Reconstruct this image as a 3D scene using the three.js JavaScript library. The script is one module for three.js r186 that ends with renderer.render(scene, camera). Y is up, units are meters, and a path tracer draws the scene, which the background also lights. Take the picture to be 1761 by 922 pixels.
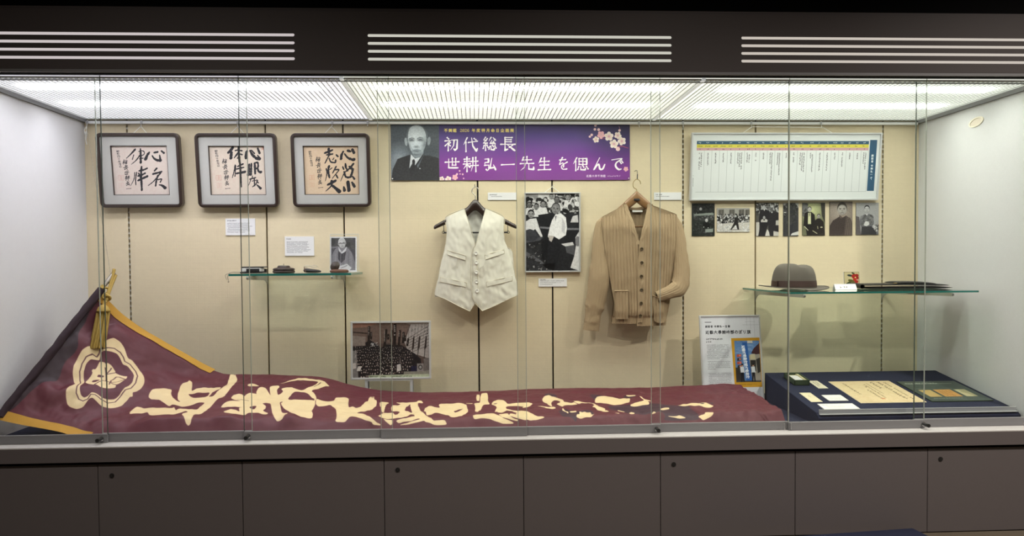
import * as THREE from 'three';
import { RoundedBoxGeometry } from 'three/addons/geometries/RoundedBoxGeometry.js';
import { mergeGeometries } from 'three/addons/utils/BufferGeometryUtils.js';
import { RectAreaLightUniformsLib } from 'three/addons/lights/RectAreaLightUniformsLib.js';
import { createNoise2D } from 'simplex-noise';

// ---------------------------------------------------------------- camera, lights, exposure
RectAreaLightUniformsLib.init();
const scene = new THREE.Scene();
scene.background = new THREE.Color(0x000000);
const camera = new THREE.PerspectiveCamera(38.21, 1761 / 922, 0.05, 60);
camera.position.set(0, 1.11, 3.95);
camera.rotation.order = 'YXZ';
camera.rotation.set(-0.0293525, -0.0481465, -0.0073031);
camera.setViewOffset(1761, 922, 0, -30.2, 1761, 922);
scene.add(camera);
const renderer = new THREE.WebGLRenderer({ antialias: true });
renderer.toneMapping = THREE.LinearToneMapping;
renderer.toneMappingExposure = 1.0;
renderer.shadowMap.enabled = true;

// three fluorescent bays above the luminous ceiling of the showcase, each tube set with its own tint
const CEIL = 1.834;                                        // underside of the luminous ceiling
const BAYS = [
  { x0: -1.915, x1: -0.5235, tint: [1.0, 0.970, 1.07] },
  { x0: -0.5065, x1: 0.9155, tint: [1.0, 1.0, 0.895] },
  { x0: 0.9325, x1: 2.312, tint: [0.985, 1.0, 0.90] },
];
const TUBES = [0.37, 0.71], TUBE_WIDE = 0.08, TUBE_LIGHT = 17.5;   // two tubes in each bay, seen as two bright lines in the opal sheet
for (const b of BAYS) for (const z of TUBES) {
  const l = new THREE.RectAreaLight(new THREE.Color().setRGB(...b.tint), TUBE_LIGHT, b.x1 - b.x0 - 0.20, TUBE_WIDE);
  l.position.set((b.x0 + b.x1) / 2, CEIL + 0.0065, z);
  l.rotation.x = -Math.PI / 2;
  l.name = 'bay_tube_light';
  scene.add(l);
}
// the gallery's dim recessed downlights, one row in front of the showcase
const DOWNLIGHTS = [[-1.3, 2.9, 11], [0.9, 2.9, 15], [2.9, 2.6, 31]];

// ---------------------------------------------------------------- helpers
const clamp = (x, a = 0, b = 1) => Math.min(b, Math.max(a, x));
const smooth = (a, b, x) => { x = clamp((x - a) / (b - a)); return x * x * (3 - 2 * x); };
const lerp = (a, b, t) => a + (b - a) * t;
function rng(seed) { return () => { seed = (seed + 0x6d2b79f5) | 0; let t = Math.imul(seed ^ (seed >>> 15), 1 | seed); t = (t + Math.imul(t ^ (t >>> 7), 61 | t)) ^ t; return ((t ^ (t >>> 14)) >>> 0) / 4294967296; }; }
const noise = createNoise2D(rng(7));
const nums = (s) => s.trim().split(/[\s,]+/).map(Number);
const pairs = (s) => { const n = nums(s), o = []; for (let i = 0; i < n.length; i += 2) o.push([n[i], n[i + 1]]); return o; };

const taken = new Map();
function numbered(name) {
  const n = taken.get(name) ?? 0; taken.set(name, n + 1);
  return n ? name + '_' + String(n).padStart(3, '0') : name;
}
function tag(o, label, category, group, kind) {
  o.userData.label = label; o.userData.category = category;
  if (group) o.userData.group = group;
  if (kind) o.userData.kind = kind;
  return o;
}
function thing(name, label, category, [x, y, z] = [0, 0, 0], group, kind) {
  const o = new THREE.Group(); o.name = numbered(name); o.position.set(x, y, z); scene.add(o);
  return tag(o, label, category, group, kind);
}
function part(name, geometry, material, parent, label) {
  const g = Array.isArray(geometry) ? join(geometry) : geometry;
  const m = new THREE.Mesh(g, material); m.name = name; parent.add(m);
  if (label) m.userData.label = label;
  return m;
}
function solo(name, label, category, geometry, material, [x, y, z] = [0, 0, 0], group, kind) {
  const m = new THREE.Mesh(Array.isArray(geometry) ? join(geometry) : geometry, material);
  m.name = numbered(name); m.position.set(x, y, z); scene.add(m);
  return tag(m, label, category, group, kind);
}
function join(list) {
  const l = list.map((g) => { const q = g.index ? g.toNonIndexed() : g; for (const k of Object.keys(q.attributes)) if (!['position', 'normal', 'uv'].includes(k)) q.deleteAttribute(k); return q; });
  return mergeGeometries(l, false);
}
const at = (g, x, y, z) => g.translate(x, y, z);
const box = (w, h, d, x = 0, y = 0, z = 0) => at(new THREE.BoxGeometry(w, h, d), x, y, z);
const rbox = (w, h, d, r, x = 0, y = 0, z = 0, seg = 2) => at(new RoundedBoxGeometry(w, h, d, seg, r), x, y, z);
const span = (x0, x1, y0, y1, z0, z1) => box(x1 - x0, y1 - y0, z1 - z0, (x0 + x1) / 2, (y0 + y1) / 2, (z0 + z1) / 2);
const cyl = (r, h, x = 0, y = 0, z = 0, axis = 'y', seg = 24, r2 = r) => {
  const g = new THREE.CylinderGeometry(r2, r, h, seg);
  if (axis === 'x') g.rotateZ(Math.PI / 2); if (axis === 'z') g.rotateX(Math.PI / 2);
  return at(g, x, y, z);
};
const V3 = (a) => new THREE.Vector3(...a);
const tube = (pts, r, seg = 24, sides = 8, closed = false) => new THREE.TubeGeometry(new THREE.CatmullRomCurve3(pts.map(V3), closed, 'centripetal'), seg, r, sides, closed);
function rod(a, b, r, sides = 8) {
  const A = V3(a), B = V3(b), g = new THREE.CylinderGeometry(r, r, A.distanceTo(B), sides);
  g.applyQuaternion(new THREE.Quaternion().setFromUnitVectors(new THREE.Vector3(0, 1, 0), B.clone().sub(A).normalize()));
  return g.translate(...A.add(B).multiplyScalar(0.5).toArray());
}
function lathe(profile, seg = 48) { return new THREE.LatheGeometry(profile.map(([r, y]) => new THREE.Vector2(r, y)), seg); }
function roundRect(w, h, r, cls = THREE.Shape) {
  const s = new cls(), x = -w / 2, y = -h / 2;
  s.moveTo(x + r, y); s.lineTo(x + w - r, y); s.absarc(x + w - r, y + r, r, -Math.PI / 2, 0); s.lineTo(x + w, y + h - r); s.absarc(x + w - r, y + h - r, r, 0, Math.PI / 2);
  s.lineTo(x + r, y + h); s.absarc(x + r, y + h - r, r, Math.PI / 2, Math.PI); s.lineTo(x, y + r); s.absarc(x + r, y + r, r, Math.PI, Math.PI * 1.5);
  return s;
}
// a picture-frame ring: outer w x h, rim wide, deep, corner radii, extruded with a small bevel; its back lies at z = 0
function ring(w, h, rim, depth, ro, ri, bevel = 0.0015) {
  const s = roundRect(w - 2 * bevel, h - 2 * bevel, Math.max(0.0005, ro - bevel));
  s.holes.push(roundRect(w - 2 * rim + 2 * bevel, h - 2 * rim + 2 * bevel, Math.max(0.0005, ri), THREE.Path));
  return new THREE.ExtrudeGeometry(s, { depth: depth - 2 * bevel, bevelEnabled: true, bevelThickness: bevel, bevelSize: bevel, bevelSegments: 2, curveSegments: 8 }).translate(0, 0, bevel);
}
function metreUV(g) {                                       // uv in metres, from the way each face points
  const q = g.index ? g.toNonIndexed() : g, p = q.attributes.position, n = q.attributes.normal, uv = new Float32Array(p.count * 2);
  for (let i = 0; i < p.count; i++) {
    const ax = Math.abs(n.getX(i)), ay = Math.abs(n.getY(i)), az = Math.abs(n.getZ(i));
    const [u, v] = az >= ax && az >= ay ? [p.getX(i), p.getY(i)] : ax >= ay ? [p.getZ(i), p.getY(i)] : [p.getX(i), p.getZ(i)];
    uv[2 * i] = u; uv[2 * i + 1] = v;
  }
  q.setAttribute('uv', new THREE.BufferAttribute(uv, 2));
  return q;
}
// surface over an nu x nv grid; f(u, v) -> [x, y, z]; t(u, v) -> texture coordinates
function sheetSurface(nu, nv, f, t = (u, v) => [u, v]) {
  const pos = [], uv = [], idx = [];
  for (let j = 0; j <= nv; j++) for (let i = 0; i <= nu; i++) { pos.push(...f(i / nu, j / nv)); uv.push(...t(i / nu, j / nv)); }
  for (let j = 0; j < nv; j++) for (let i = 0; i < nu; i++) { const a = j * (nu + 1) + i, b = a + nu + 1; idx.push(a, a + 1, b, a + 1, b + 1, b); }
  const g = new THREE.BufferGeometry();
  g.setAttribute('position', new THREE.Float32BufferAttribute(pos, 3)); g.setAttribute('uv', new THREE.Float32BufferAttribute(uv, 2)); g.setIndex(idx);
  g.computeVertexNormals();
  return g;
}

// ---------------------------------------------------------------- textures and materials
function canvasTex(w, h, draw, srgb = true) {
  const c = document.createElement('canvas'); c.width = w; c.height = h;
  draw(c.getContext('2d'), w, h);
  const t = new THREE.CanvasTexture(c); t.magFilter = THREE.LinearFilter;
  if (srgb) t.colorSpace = THREE.SRGBColorSpace;
  return t;
}
function tiled(n, fn, size, srgb = false) {                // fn(x, y) -> grey 0..1 or [r, g, b]; one tile covers `size` metres
  const d = new Uint8Array(n * n * 4);
  for (let y = 0; y < n; y++) for (let x = 0; x < n; x++) { const v = fn(x, y), q = Array.isArray(v) ? v : [v, v, v], o = (y * n + x) * 4; for (let k = 0; k < 3; k++) d[o + k] = clamp(q[k]) * 255; d[o + 3] = 255; }
  const t = new THREE.DataTexture(d, n, n); t.wrapS = t.wrapT = THREE.RepeatWrapping; t.magFilter = THREE.LinearFilter; t.repeat.set(1 / size, 1 / size);
  if (srgb) t.colorSpace = THREE.SRGBColorSpace;
  t.needsUpdate = true;
  return t;
}
const lin = (r, g, b) => new THREE.Color().setRGB(r, g, b);
const mat = (color, roughness = 0.7, more = {}) => new THREE.MeshStandardMaterial({ color, roughness, side: THREE.DoubleSide, ...more });
const phys = (color, roughness, more = {}) => new THREE.MeshPhysicalMaterial({ color, roughness, side: THREE.DoubleSide, ...more });

const rv = rng(11);
const rowTone = Array.from({ length: 512 }, () => rv()), colTone = Array.from({ length: 512 }, () => rv());
const periodic = (x, y, n, f, s) => {                       // tileable noise on an n-pixel tile
  const a = (x / n) * Math.PI * 2, b = (y / n) * Math.PI * 2;
  return 0.5 + 0.25 * (noise(Math.cos(a) * f + s, Math.sin(a) * f + Math.cos(b) * f) + noise(Math.sin(b) * f - s, Math.cos(a + b) * f + s));
};
const slub = (x, y) => { const k = Math.floor(x / 64 + 7 * rowTone[y]), q = (k * 37 + y * 101) % 512; return 0.6 * rowTone[y] + 0.4 * colTone[q]; };   // uneven threads
const weaveBump = tiled(512, (x, y) => 0.35 * rowTone[y] + 0.25 * colTone[x] + 0.4 * rv(), 0.42);
const weaveTone = tiled(512, (x, y) => { const v = 0.94 + 0.085 * (0.6 * slub(x, y) + 0.25 * colTone[x] + 0.5 * periodic(x, y, 512, 3, 5) + 0.3 * rv() - 0.8); return [v, v, v]; }, 0.42);
const feltBump = tiled(256, () => rv(), 0.12);
const cottonBump = tiled(256, (x, y) => 0.5 + 0.25 * Math.sin(x * Math.PI / 2) * Math.sin(y * Math.PI / 2) + 0.4 * (rv() - 0.5), 0.12);
const grainTone = tiled(256, (x, y) => 0.8 + 0.2 * periodic(x * 0.5, y * 8, 256, 2, 3) + 0.05 * rv(), 0.3);
const paintSpeck = tiled(256, (x, y) => { const v = 0.94 + 0.04 * rv() + 0.02 * periodic(x, y, 256, 3, 9); return [v, v, v]; }, 0.8);

const M = {
  wallCloth: mat(lin(0.79, 0.685, 0.475), 0.95, { map: weaveTone, bumpMap: weaveBump, bumpScale: 0.0006 }),
  sideWall: mat(lin(0.70, 0.70, 0.71), 0.85, { map: paintSpeck }),
  navyFelt: mat(lin(0.0105, 0.0150, 0.044), 0.95, { bumpMap: feltBump, bumpScale: 0.0006 }),
  casePaint: mat(lin(0.135, 0.118, 0.116), 0.6, { map: paintSpeck }),
  fasciaPaint: mat(lin(0.088, 0.074, 0.072), 0.6, { map: paintSpeck }),
  black: mat(lin(0.008, 0.008, 0.009), 0.6),
  rubber: mat(lin(0.014, 0.014, 0.014), 0.45),
  voidBlack: mat(lin(0.004, 0.004, 0.004), 0.95),
  aluminium: mat(lin(0.42, 0.42, 0.43), 0.38, { metalness: 0.85 }),
  railPaint: mat(lin(0.24, 0.24, 0.245), 0.5, { metalness: 0.2 }),
  darkMetal: mat(lin(0.05, 0.05, 0.052), 0.5, { metalness: 0.4 }),
  chrome: mat(lin(0.72, 0.72, 0.72), 0.2, { metalness: 1 }),
  brass: mat(lin(0.45, 0.34, 0.16), 0.35, { metalness: 1 }),
  silverFrame: mat(lin(0.62, 0.63, 0.63), 0.38, { metalness: 0.25 }),
  greyBracket: mat(lin(0.40, 0.39, 0.34), 0.5, { metalness: 0.2 }),
  ledge: mat(lin(0.62, 0.61, 0.59), 0.5),
  cord: mat(lin(0.85, 0.84, 0.78), 0.8),
  nylon: mat(lin(0.35, 0.30, 0.22), 0.5),
  brownFrame: phys(lin(0.035, 0.019, 0.013), 0.42, { clearcoat: 0.4, clearcoatRoughness: 0.25 }),
  matBoard: mat(lin(0.50, 0.50, 0.465), 0.9, { bumpMap: feltBump, bumpScale: 0.0002 }),
  card: mat(lin(0.80, 0.80, 0.78), 0.7),
  paperEdge: mat(lin(0.75, 0.74, 0.70), 0.8),
  louvre: mat(lin(0.74, 0.77, 0.75), 0.6),
  glass: phys(lin(0.965, 0.982, 0.970), 0.0, { transmission: 1, thickness: 0, ior: 1.5 }),
  shelfGlass: phys(lin(0.90, 0.965, 0.93), 0.02, { transmission: 1, thickness: 0, ior: 1.5 }),
  acrylic: phys(lin(0.97, 0.98, 0.98), 0.03, { transmission: 1, thickness: 0, ior: 1.49 }),
  glassEdge: phys(lin(0.62, 0.66, 0.60), 0.25, { transmission: 0.45, thickness: 0 }),
  glassEdgeDark: phys(lin(0.10, 0.13, 0.11), 0.25, { transmission: 0.2, thickness: 0 }),
  shelfEdge: phys(lin(0.03, 0.19, 0.16), 0.2, {}),
  acrylicEdge: mat(lin(0.55, 0.57, 0.56), 0.3),
  cottonVest: mat(lin(0.71, 0.69, 0.59), 0.9, { bumpMap: cottonBump, bumpScale: 0.0003 }),
  vestSeam: mat(lin(0.60, 0.55, 0.42), 0.9),
  satin: phys(lin(0.62, 0.61, 0.55), 0.45, { sheen: 0.4, sheenColor: lin(1, 1, 1) }),
  pearl: phys(lin(0.86, 0.85, 0.78), 0.25, { clearcoat: 0.6 }),
  darkWood: phys(lin(0.028, 0.013, 0.010), 0.35, { clearcoat: 0.5, map: grainTone }),
  paleWood: phys(lin(0.30, 0.16, 0.065), 0.4, { clearcoat: 0.3, map: grainTone }),
  knit: mat(lin(0.385, 0.285, 0.170), 0.98, { bumpMap: cottonBump, bumpScale: 0.0006 }),
  knitInside: mat(lin(0.385, 0.285, 0.170), 0.98, { bumpMap: cottonBump, bumpScale: 0.0006 }),
  hornButton: phys(lin(0.075, 0.05, 0.02), 0.3, { clearcoat: 0.6 }),
  hatFelt: phys(lin(0.125, 0.112, 0.092), 0.95, { sheen: 0.5, sheenColor: lin(0.3, 0.28, 0.24), bumpMap: feltBump, bumpScale: 0.0004 }),
  hatBand: mat(lin(0.055, 0.028, 0.022), 0.6),
  blackLeather: phys(lin(0.012, 0.011, 0.012), 0.42, { bumpMap: feltBump, bumpScale: 0.0004 }),
  brownLeather: phys(lin(0.13, 0.055, 0.028), 0.5, { bumpMap: feltBump, bumpScale: 0.0004 }),
  darkBrown: phys(lin(0.035, 0.022, 0.016), 0.45),
  goldCloth: mat(lin(0.52, 0.28, 0.035), 0.75, { bumpMap: cottonBump, bumpScale: 0.0004 }),
  goldThread: mat(lin(0.40, 0.27, 0.055), 0.7),
  greenBox: mat(lin(0.055, 0.085, 0.045), 0.7),
  bamboo: phys(lin(0.33, 0.30, 0.25), 0.35, { metalness: 0.5 }),
  carpet: mat(lin(0.16, 0.13, 0.09), 0.98, { bumpMap: feltBump, bumpScale: 0.002 }),
  glowJoint: mat(lin(0.8, 0.8, 0.8), 0.6, { emissive: lin(0.9, 0.93, 0.9), emissiveIntensity: 0.42 }),   // divider strip, no lamp above; glow added so it looks lit through
  lampGlow: mat(lin(0.8, 0.8, 0.8), 0.6, { emissive: lin(1, 0.93, 0.84), emissiveIntensity: 1.6 }),
};
// ---------------------------------------------------------------- lettering: strokes on a 100 x 100 square, drawn with a brush or an even pen
const GLYPH = {
  一: '8 52 92 48', 世: '5 38 95 34/28 12 28 80 88 80/52 8 52 60/74 8 74 60/52 60 74 60',
  初: '22 5 32 15/8 28 42 26 8 62/28 44 28 96/42 40 32 50/30 50 42 62/50 22 90 20 86 80 74 92 66 84/68 22 64 60 44 90',
  代: '30 6 8 50/22 34 22 96/38 36 94 28/58 6 66 60 88 92 94 76/74 10 86 20',
  総: '22 5 10 22 26 28/34 14 8 44 34 44/22 44 22 94/12 60 6 80/32 58 40 74/60 6 46 28/74 6 90 26/66 24 54 46 84 44/76 34 88 50/52 66 46 84/60 62 60 88 80 90 82 78/70 58 76 68/86 62 94 78',
  長: '32 8 32 52/32 8 76 8/32 22 70 22/32 36 70 36/6 52 94 52/32 52 32 92 48 84/78 58 58 72/48 56 92 94',
  耕: '10 18 44 16/12 32 42 30/6 48 48 46/27 5 27 95/26 50 6 78/30 52 46 68/52 32 94 30/50 58 96 56/64 8 64 56 52 92/82 6 82 95',
  弘: '12 14 40 12 40 36/40 36 14 38 12 58/12 58 42 56 40 88 30 94 22 86/64 8 50 78 84 72/76 54 92 90',
  先: '28 8 16 34/20 26 80 24/50 4 50 48/6 50 94 48/38 50 34 74 8 94/62 50 62 86 94 88 94 72',
  生: '28 8 10 44/22 32 84 30/20 58 80 56/50 4 50 90/6 92 94 90',
  を: '20 22 74 18/44 4 18 54 46 44 56 60 54 74/88 38 42 62 36 80 52 92 84 90',
  偲: '26 5 6 48/20 30 20 96/40 10 40 52/40 10 86 10 86 52/40 30 86 30/63 10 63 52/40 52 86 52/38 68 32 88/50 66 50 90 76 90 78 80/62 60 68 72/84 66 94 84',
  ん: '54 6 10 92 44 54 56 88 76 88 92 56', で: '8 24 84 16 44 44 38 70 60 92 78 90/72 38 80 50/84 32 92 44',
  不: '8 14 92 12/56 14 8 66/50 36 50 96/58 40 90 66',
  倒: '22 6 6 44/16 30 16 94/28 16 64 14/44 16 32 42 62 38/54 28 64 44/46 46 46 80/32 60 60 58/28 84 64 78/74 18 74 70/92 6 92 90 82 92',
  館: '26 4 4 34/26 4 46 24/14 36 40 34/12 48 40 48/12 36 12 92 34 80/40 34 40 62/12 62 40 62/28 68 46 92/70 4 70 14/52 14 52 26/52 14 94 14 92 26/58 30 58 94/58 30 86 30 86 56 58 56/58 70 90 70 90 94 58 94',
  年: '28 4 12 34/26 18 86 18/30 42 80 42/30 42 30 66/6 66 96 66/56 18 56 98',
  度: '52 3 52 14/14 14 94 14/14 14 14 60 4 94/26 32 88 32/42 22 42 52/66 22 66 52/42 52 66 52/28 64 78 64 32 96/38 70 90 96',
  祥: '22 4 30 14/8 26 42 24 8 56/26 42 26 96/30 50 42 60/58 4 66 16/84 4 76 18/50 24 96 24/52 44 92 44/46 64 98 64/72 24 72 98',
  月: '28 8 28 60 14 94/28 8 78 8 78 90 64 92/28 34 78 34/28 58 78 58',
  命: '50 4 6 42/50 4 94 42/32 38 68 38/16 54 16 84/16 54 42 54 42 80 16 80/58 54 58 98/58 54 88 54 88 82 78 84',
  日: '24 10 24 92/24 10 76 10 76 92/24 50 76 50/24 90 76 90', 企: '50 4 6 46/50 4 94 46/52 40 52 90/52 62 78 62/28 56 28 90/6 92 94 92',
  画: '6 10 94 10/50 10 50 70/28 26 28 70 72 70 72 26 28 26/28 48 72 48/10 30 10 90 90 90/90 30 90 96',
  展: '14 8 14 50 4 94/14 8 88 8 88 26 14 26/42 32 42 54/66 32 66 54/24 42 88 42/18 56 96 56/40 58 40 92 56 84/84 60 64 74/54 60 92 96',
  近: '82 8 46 18/46 18 46 46 34 72/46 40 90 38/70 40 70 82/14 10 24 22/6 40 26 38 14 66 28 74/4 92 24 76 60 92 96 92',
  畿: '22 6 12 22 24 24/28 14 10 36 28 34/42 6 32 22 44 24/48 14 32 36 48 34/4 44 96 42/16 54 16 92/16 54 46 54 46 92/16 72 46 72/31 54 31 92/16 92 46 92/60 6 68 50 82 90 94 78/86 50 56 90/76 10 86 20',
  大: '8 36 92 34/50 6 46 44 8 94/50 40 92 94',
  學: '30 6 22 30/26 14 36 12/26 24 36 22/70 6 78 8 78 32/66 14 76 14/66 24 76 24/42 8 58 22/58 8 42 22/42 22 58 34/58 22 42 34/10 40 10 52/10 40 92 40 88 52/26 54 74 54 54 66/52 64 52 94 40 94/8 74 92 72',
  学: '24 8 32 22/48 4 52 20/78 6 66 24/10 30 10 46/10 30 92 30 88 44/28 46 74 46 54 60/52 58 52 94 40 94/8 68 92 66',
  詩: '22 4 28 12/6 22 44 22/12 36 40 36/12 50 40 50/12 62 12 92/12 62 38 62 38 90 12 90/52 20 92 20/72 4 72 36/48 38 96 38/50 58 96 58/82 46 82 94 70 94/60 68 66 80',
  吟: '8 24 8 74/8 24 34 24 34 70 8 70/66 4 40 44/66 4 96 44/56 42 78 42/50 60 86 60 68 94',
  部: '28 4 28 14/8 16 54 16/20 22 24 36/44 20 40 36/4 40 58 40/14 54 14 92/14 54 48 54 48 90 14 90/66 8 66 98/66 8 92 8 78 40 92 62 88 76 76 72',
  の: '54 14 44 60 24 82 10 60 26 24 60 14 90 42 78 76 54 90', ぼ: '16 10 10 50 16 92/36 22 74 20/34 44 78 42/58 10 58 80 40 90 36 76 56 70 82 86/82 4 90 14/92 0 99 10',
  り: '26 10 22 40 28 60 36 50/68 8 72 44 66 74 40 96',
  旗: '22 4 22 16/4 18 42 18/20 18 18 60 4 94/18 42 38 42 34 92 24 92/56 4 46 26/52 14 96 14/50 32 94 32/60 22 60 72/82 22 82 72/60 46 82 46/60 58 82 58/46 74 98 74/60 78 48 96/78 78 94 94',
  創: '34 4 6 36/34 4 60 30/22 30 46 30/16 40 16 66 6 92/16 40 52 40 52 60 16 60/16 50 52 50/22 70 22 94/22 70 52 70 52 92 22 92/74 16 74 70/92 6 92 92 80 92',
  設: '20 4 26 12/6 22 42 22/12 36 38 36/12 50 38 50/12 62 12 92/12 62 38 62 38 90 12 90/58 8 58 32 46 46/58 8 84 8 84 36 96 38/50 54 86 54 46 96/56 60 94 96',
  者: '16 18 76 18/46 4 46 38/6 38 94 38/86 8 10 70/32 54 32 96/32 54 76 54 76 94 32 94/32 74 76 74',
  自: '50 2 42 16/22 18 22 94/22 18 78 18 78 94/22 42 78 42/22 66 78 66/22 92 78 92',
  筆: '24 2 10 24/22 12 46 12/62 2 50 22/60 12 92 12/24 32 76 32 76 56/6 44 94 44/24 56 78 56/20 70 82 70/8 84 94 84/50 24 50 98',
  心: '16 42 6 76/30 26 36 74 70 86 78 62/46 10 58 30/78 20 95 48',
  廣: '52 2 52 14/16 16 92 16/16 16 16 60 4 94/28 34 88 34/46 24 46 44/70 24 70 44/36 52 36 80 82 80 82 52 36 52/36 66 82 66/58 44 58 80/44 84 28 98/72 84 92 98',
  体: '28 4 6 50/20 32 20 96/38 30 96 28/66 4 66 96/64 32 38 72/68 32 96 70/54 74 80 74',
  胖: '14 10 14 60 4 94/14 10 38 10 38 92 28 92/14 34 38 34/14 56 38 56/56 10 64 26/88 8 78 28/50 36 92 34/46 58 98 56/71 4 71 98',
  眼: '8 12 8 84/8 12 36 12 36 84/8 36 36 36/8 60 36 60/8 82 36 82/50 10 84 10 84 48 50 48/50 28 84 28/50 10 50 90 68 80/92 56 74 68/62 50 96 94',
  欲: '20 6 8 26/36 6 50 24/28 26 4 54/28 26 54 50/14 58 14 92/14 58 44 58 44 90 14 90/66 4 52 38/60 24 94 22 86 40/74 30 70 60 48 94/74 50 98 94',
  小: '50 6 50 86 36 84/24 34 10 66/74 30 92 62', 志: '14 20 86 18/50 4 50 42/24 42 76 42/16 62 8 86/32 58 36 88 70 92 76 74/50 54 58 66/80 56 94 76',
  昭: '8 12 8 80/8 12 36 12 36 80/8 46 36 46/8 78 36 78/48 10 88 10 84 42 72 42/66 10 46 46/52 56 52 94/52 56 88 56 88 92 52 92',
  和: '40 6 10 18/4 34 48 32/28 14 28 96/26 36 4 72/30 40 46 58/58 26 58 86/58 26 92 26 92 84 58 84',
  四: '10 16 10 88/10 16 90 16 90 88/38 16 36 46 22 58/60 16 60 48 76 48/10 84 90 84', 十: '8 46 92 44/50 6 50 96',
};
const STROKES = {};
for (const k of Object.keys(GLYPH)) STROKES[k] = GLYPH[k].split('/').map((s) => pairs(s));
// brush: swells at both ends of a stroke and thins towards the tip of a sweep; pen: even width
function glyph(c, ch, x, y, w, h, weight, color, { pen = false, slant = 0, wobble = 0, seed = 1 } = {}) {
  const st = STROKES[ch]; if (!st) return;
  const r = rng(seed * 131 + ch.charCodeAt(0)), px = (p) => [x + (p[0] / 100) * w + slant * (50 - p[1]) / 100 * w, y + (p[1] / 100) * h];
  c.fillStyle = c.strokeStyle = color; c.lineCap = c.lineJoin = 'round';
  for (const s of st) {
    const j = s.map((p) => [p[0] + wobble * (r() - 0.5), p[1] + wobble * (r() - 0.5)]);
    if (pen) { c.lineWidth = weight; c.beginPath(); j.forEach((p, i) => { const q = px(p); i ? c.lineTo(...q) : c.moveTo(...q); }); c.stroke(); continue; }
    const pts = [];
    const curve = j.length > 2 && wobble > 0;
    for (let i = 0; i < j.length - 1; i++) {
      const p0 = j[Math.max(0, i - 1)], p1 = j[i], p2 = j[i + 1], p3 = j[Math.min(j.length - 1, i + 2)], n = Math.max(6, Math.ceil(Math.hypot(p2[0] - p1[0], p2[1] - p1[1]) / 2));
      for (let k = i ? 1 : 0; k <= n; k++) {
        const t = k / n, cr = (a) => 0.5 * (2 * p1[a] + (-p0[a] + p2[a]) * t + (2 * p0[a] - 5 * p1[a] + 4 * p2[a] - p3[a]) * t * t + (-p0[a] + 3 * p1[a] - 3 * p2[a] + p3[a]) * t * t * t);
        pts.push(curve ? [cr(0), cr(1)] : [lerp(p1[0], p2[0], t), lerp(p1[1], p2[1], t)]);
      }
    }
    const a = j[0], b = j[j.length - 1], sweep = b[0] < a[0] - 10 && b[1] > a[1] + 15, long = pts.length;
    for (let i = 0; i < long; i++) {
      const t = i / (long - 1);
      let q = 0.72 + 0.42 * Math.exp(-((t / 0.12) ** 2)) + 0.36 * Math.exp(-(((1 - t) / 0.12) ** 2));
      if (sweep) q = 1.15 - 0.85 * t; else if (b[1] > a[1] + 12 && b[0] > a[0] + 12) q = 0.55 + 0.75 * smooth(0, 0.85, t) * (1 - 0.5 * smooth(0.9, 1, t));
      const o = px(pts[i]);
      c.beginPath(); c.ellipse(o[0], o[1], weight * 0.5 * q * 1.12, weight * 0.5 * q * 0.9, -0.6, 0, 7); c.fill();
    }
  }
}
const line = (c, str, x, y, w, h, step, weight, color, o = {}) => [...str].forEach((ch, i) => glyph(c, ch, x + (o.vertical ? 0 : i * step), y + (o.vertical ? i * step : 0), w, h, weight, color, { ...o, seed: i + 1 }));
// rows of print too small to read in the photograph: short dark marks
function smallPrint(c, x, y, w, size, lead, rows, color, seed, vertical = false, ends = 0.9) {
  const r = rng(seed); c.fillStyle = color;
  for (let k = 0; k < rows; k++) {
    const len = w * (k === rows - 1 ? 0.3 + 0.5 * r() : ends + (1 - ends) * r());
    for (let p = 0; p < len; p += size * 1.12) {
      if (r() < 0.06) continue;
      for (let m = 0; m < 6; m++) {
        const a = r() * 0.7 * size, b = r() * 0.8 * size, hz = r() < 0.5, lw = size * 0.19;
        const X = vertical ? x + k * lead + a : x + p + a, Y = vertical ? y + p + b : y + k * lead + b;
        c.fillRect(X, Y, hz ? size * 0.5 : lw, hz ? lw : size * 0.5);
      }
    }
  }
}
const poly = (c, s, color) => { c.fillStyle = color; c.beginPath(); (typeof s === 'string' ? pairs(s) : s).forEach((p, i) => (i ? c.lineTo(...p) : c.moveTo(...p))); c.closePath(); c.fill(); };
const blob = (c, x, y, a, b, color, rot = 0) => { c.fillStyle = color; c.beginPath(); c.ellipse(x, y, a, b, rot, 0, 7); c.fill(); };
const stroke = (c, s, wd, color) => { c.strokeStyle = color; c.lineWidth = wd; c.lineCap = c.lineJoin = 'round'; c.beginPath(); pairs(s).forEach((p, i) => (i ? c.lineTo(...p) : c.moveTo(...p))); c.stroke(); };
const fillAll = (c, color) => { c.save(); c.setTransform(1, 0, 0, 1, 0, 0); c.fillStyle = color; c.fillRect(0, 0, c.canvas.width, c.canvas.height); c.restore(); };
const view = (c, x0, y0, x1, y1) => { const { width: w, height: h } = c.canvas; c.setTransform(w / (x1 - x0), 0, 0, h / (y1 - y0), (-x0 * w) / (x1 - x0), (-y0 * h) / (y1 - y0)); };
const grey = (v, t = 0) => `rgb(${v + t},${v},${v - t})`;
function speckle(c, n, x0, y0, x1, y1, tones, a, b, seed) { const r = rng(seed); for (let i = 0; i < n; i++) { const v = tones[Math.floor(r() * tones.length)]; blob(c, lerp(x0, x1, r()), lerp(y0, y1, r()), a * (0.4 + r()), b * (0.4 + r()), grey(v), r() * 3); } }
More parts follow.
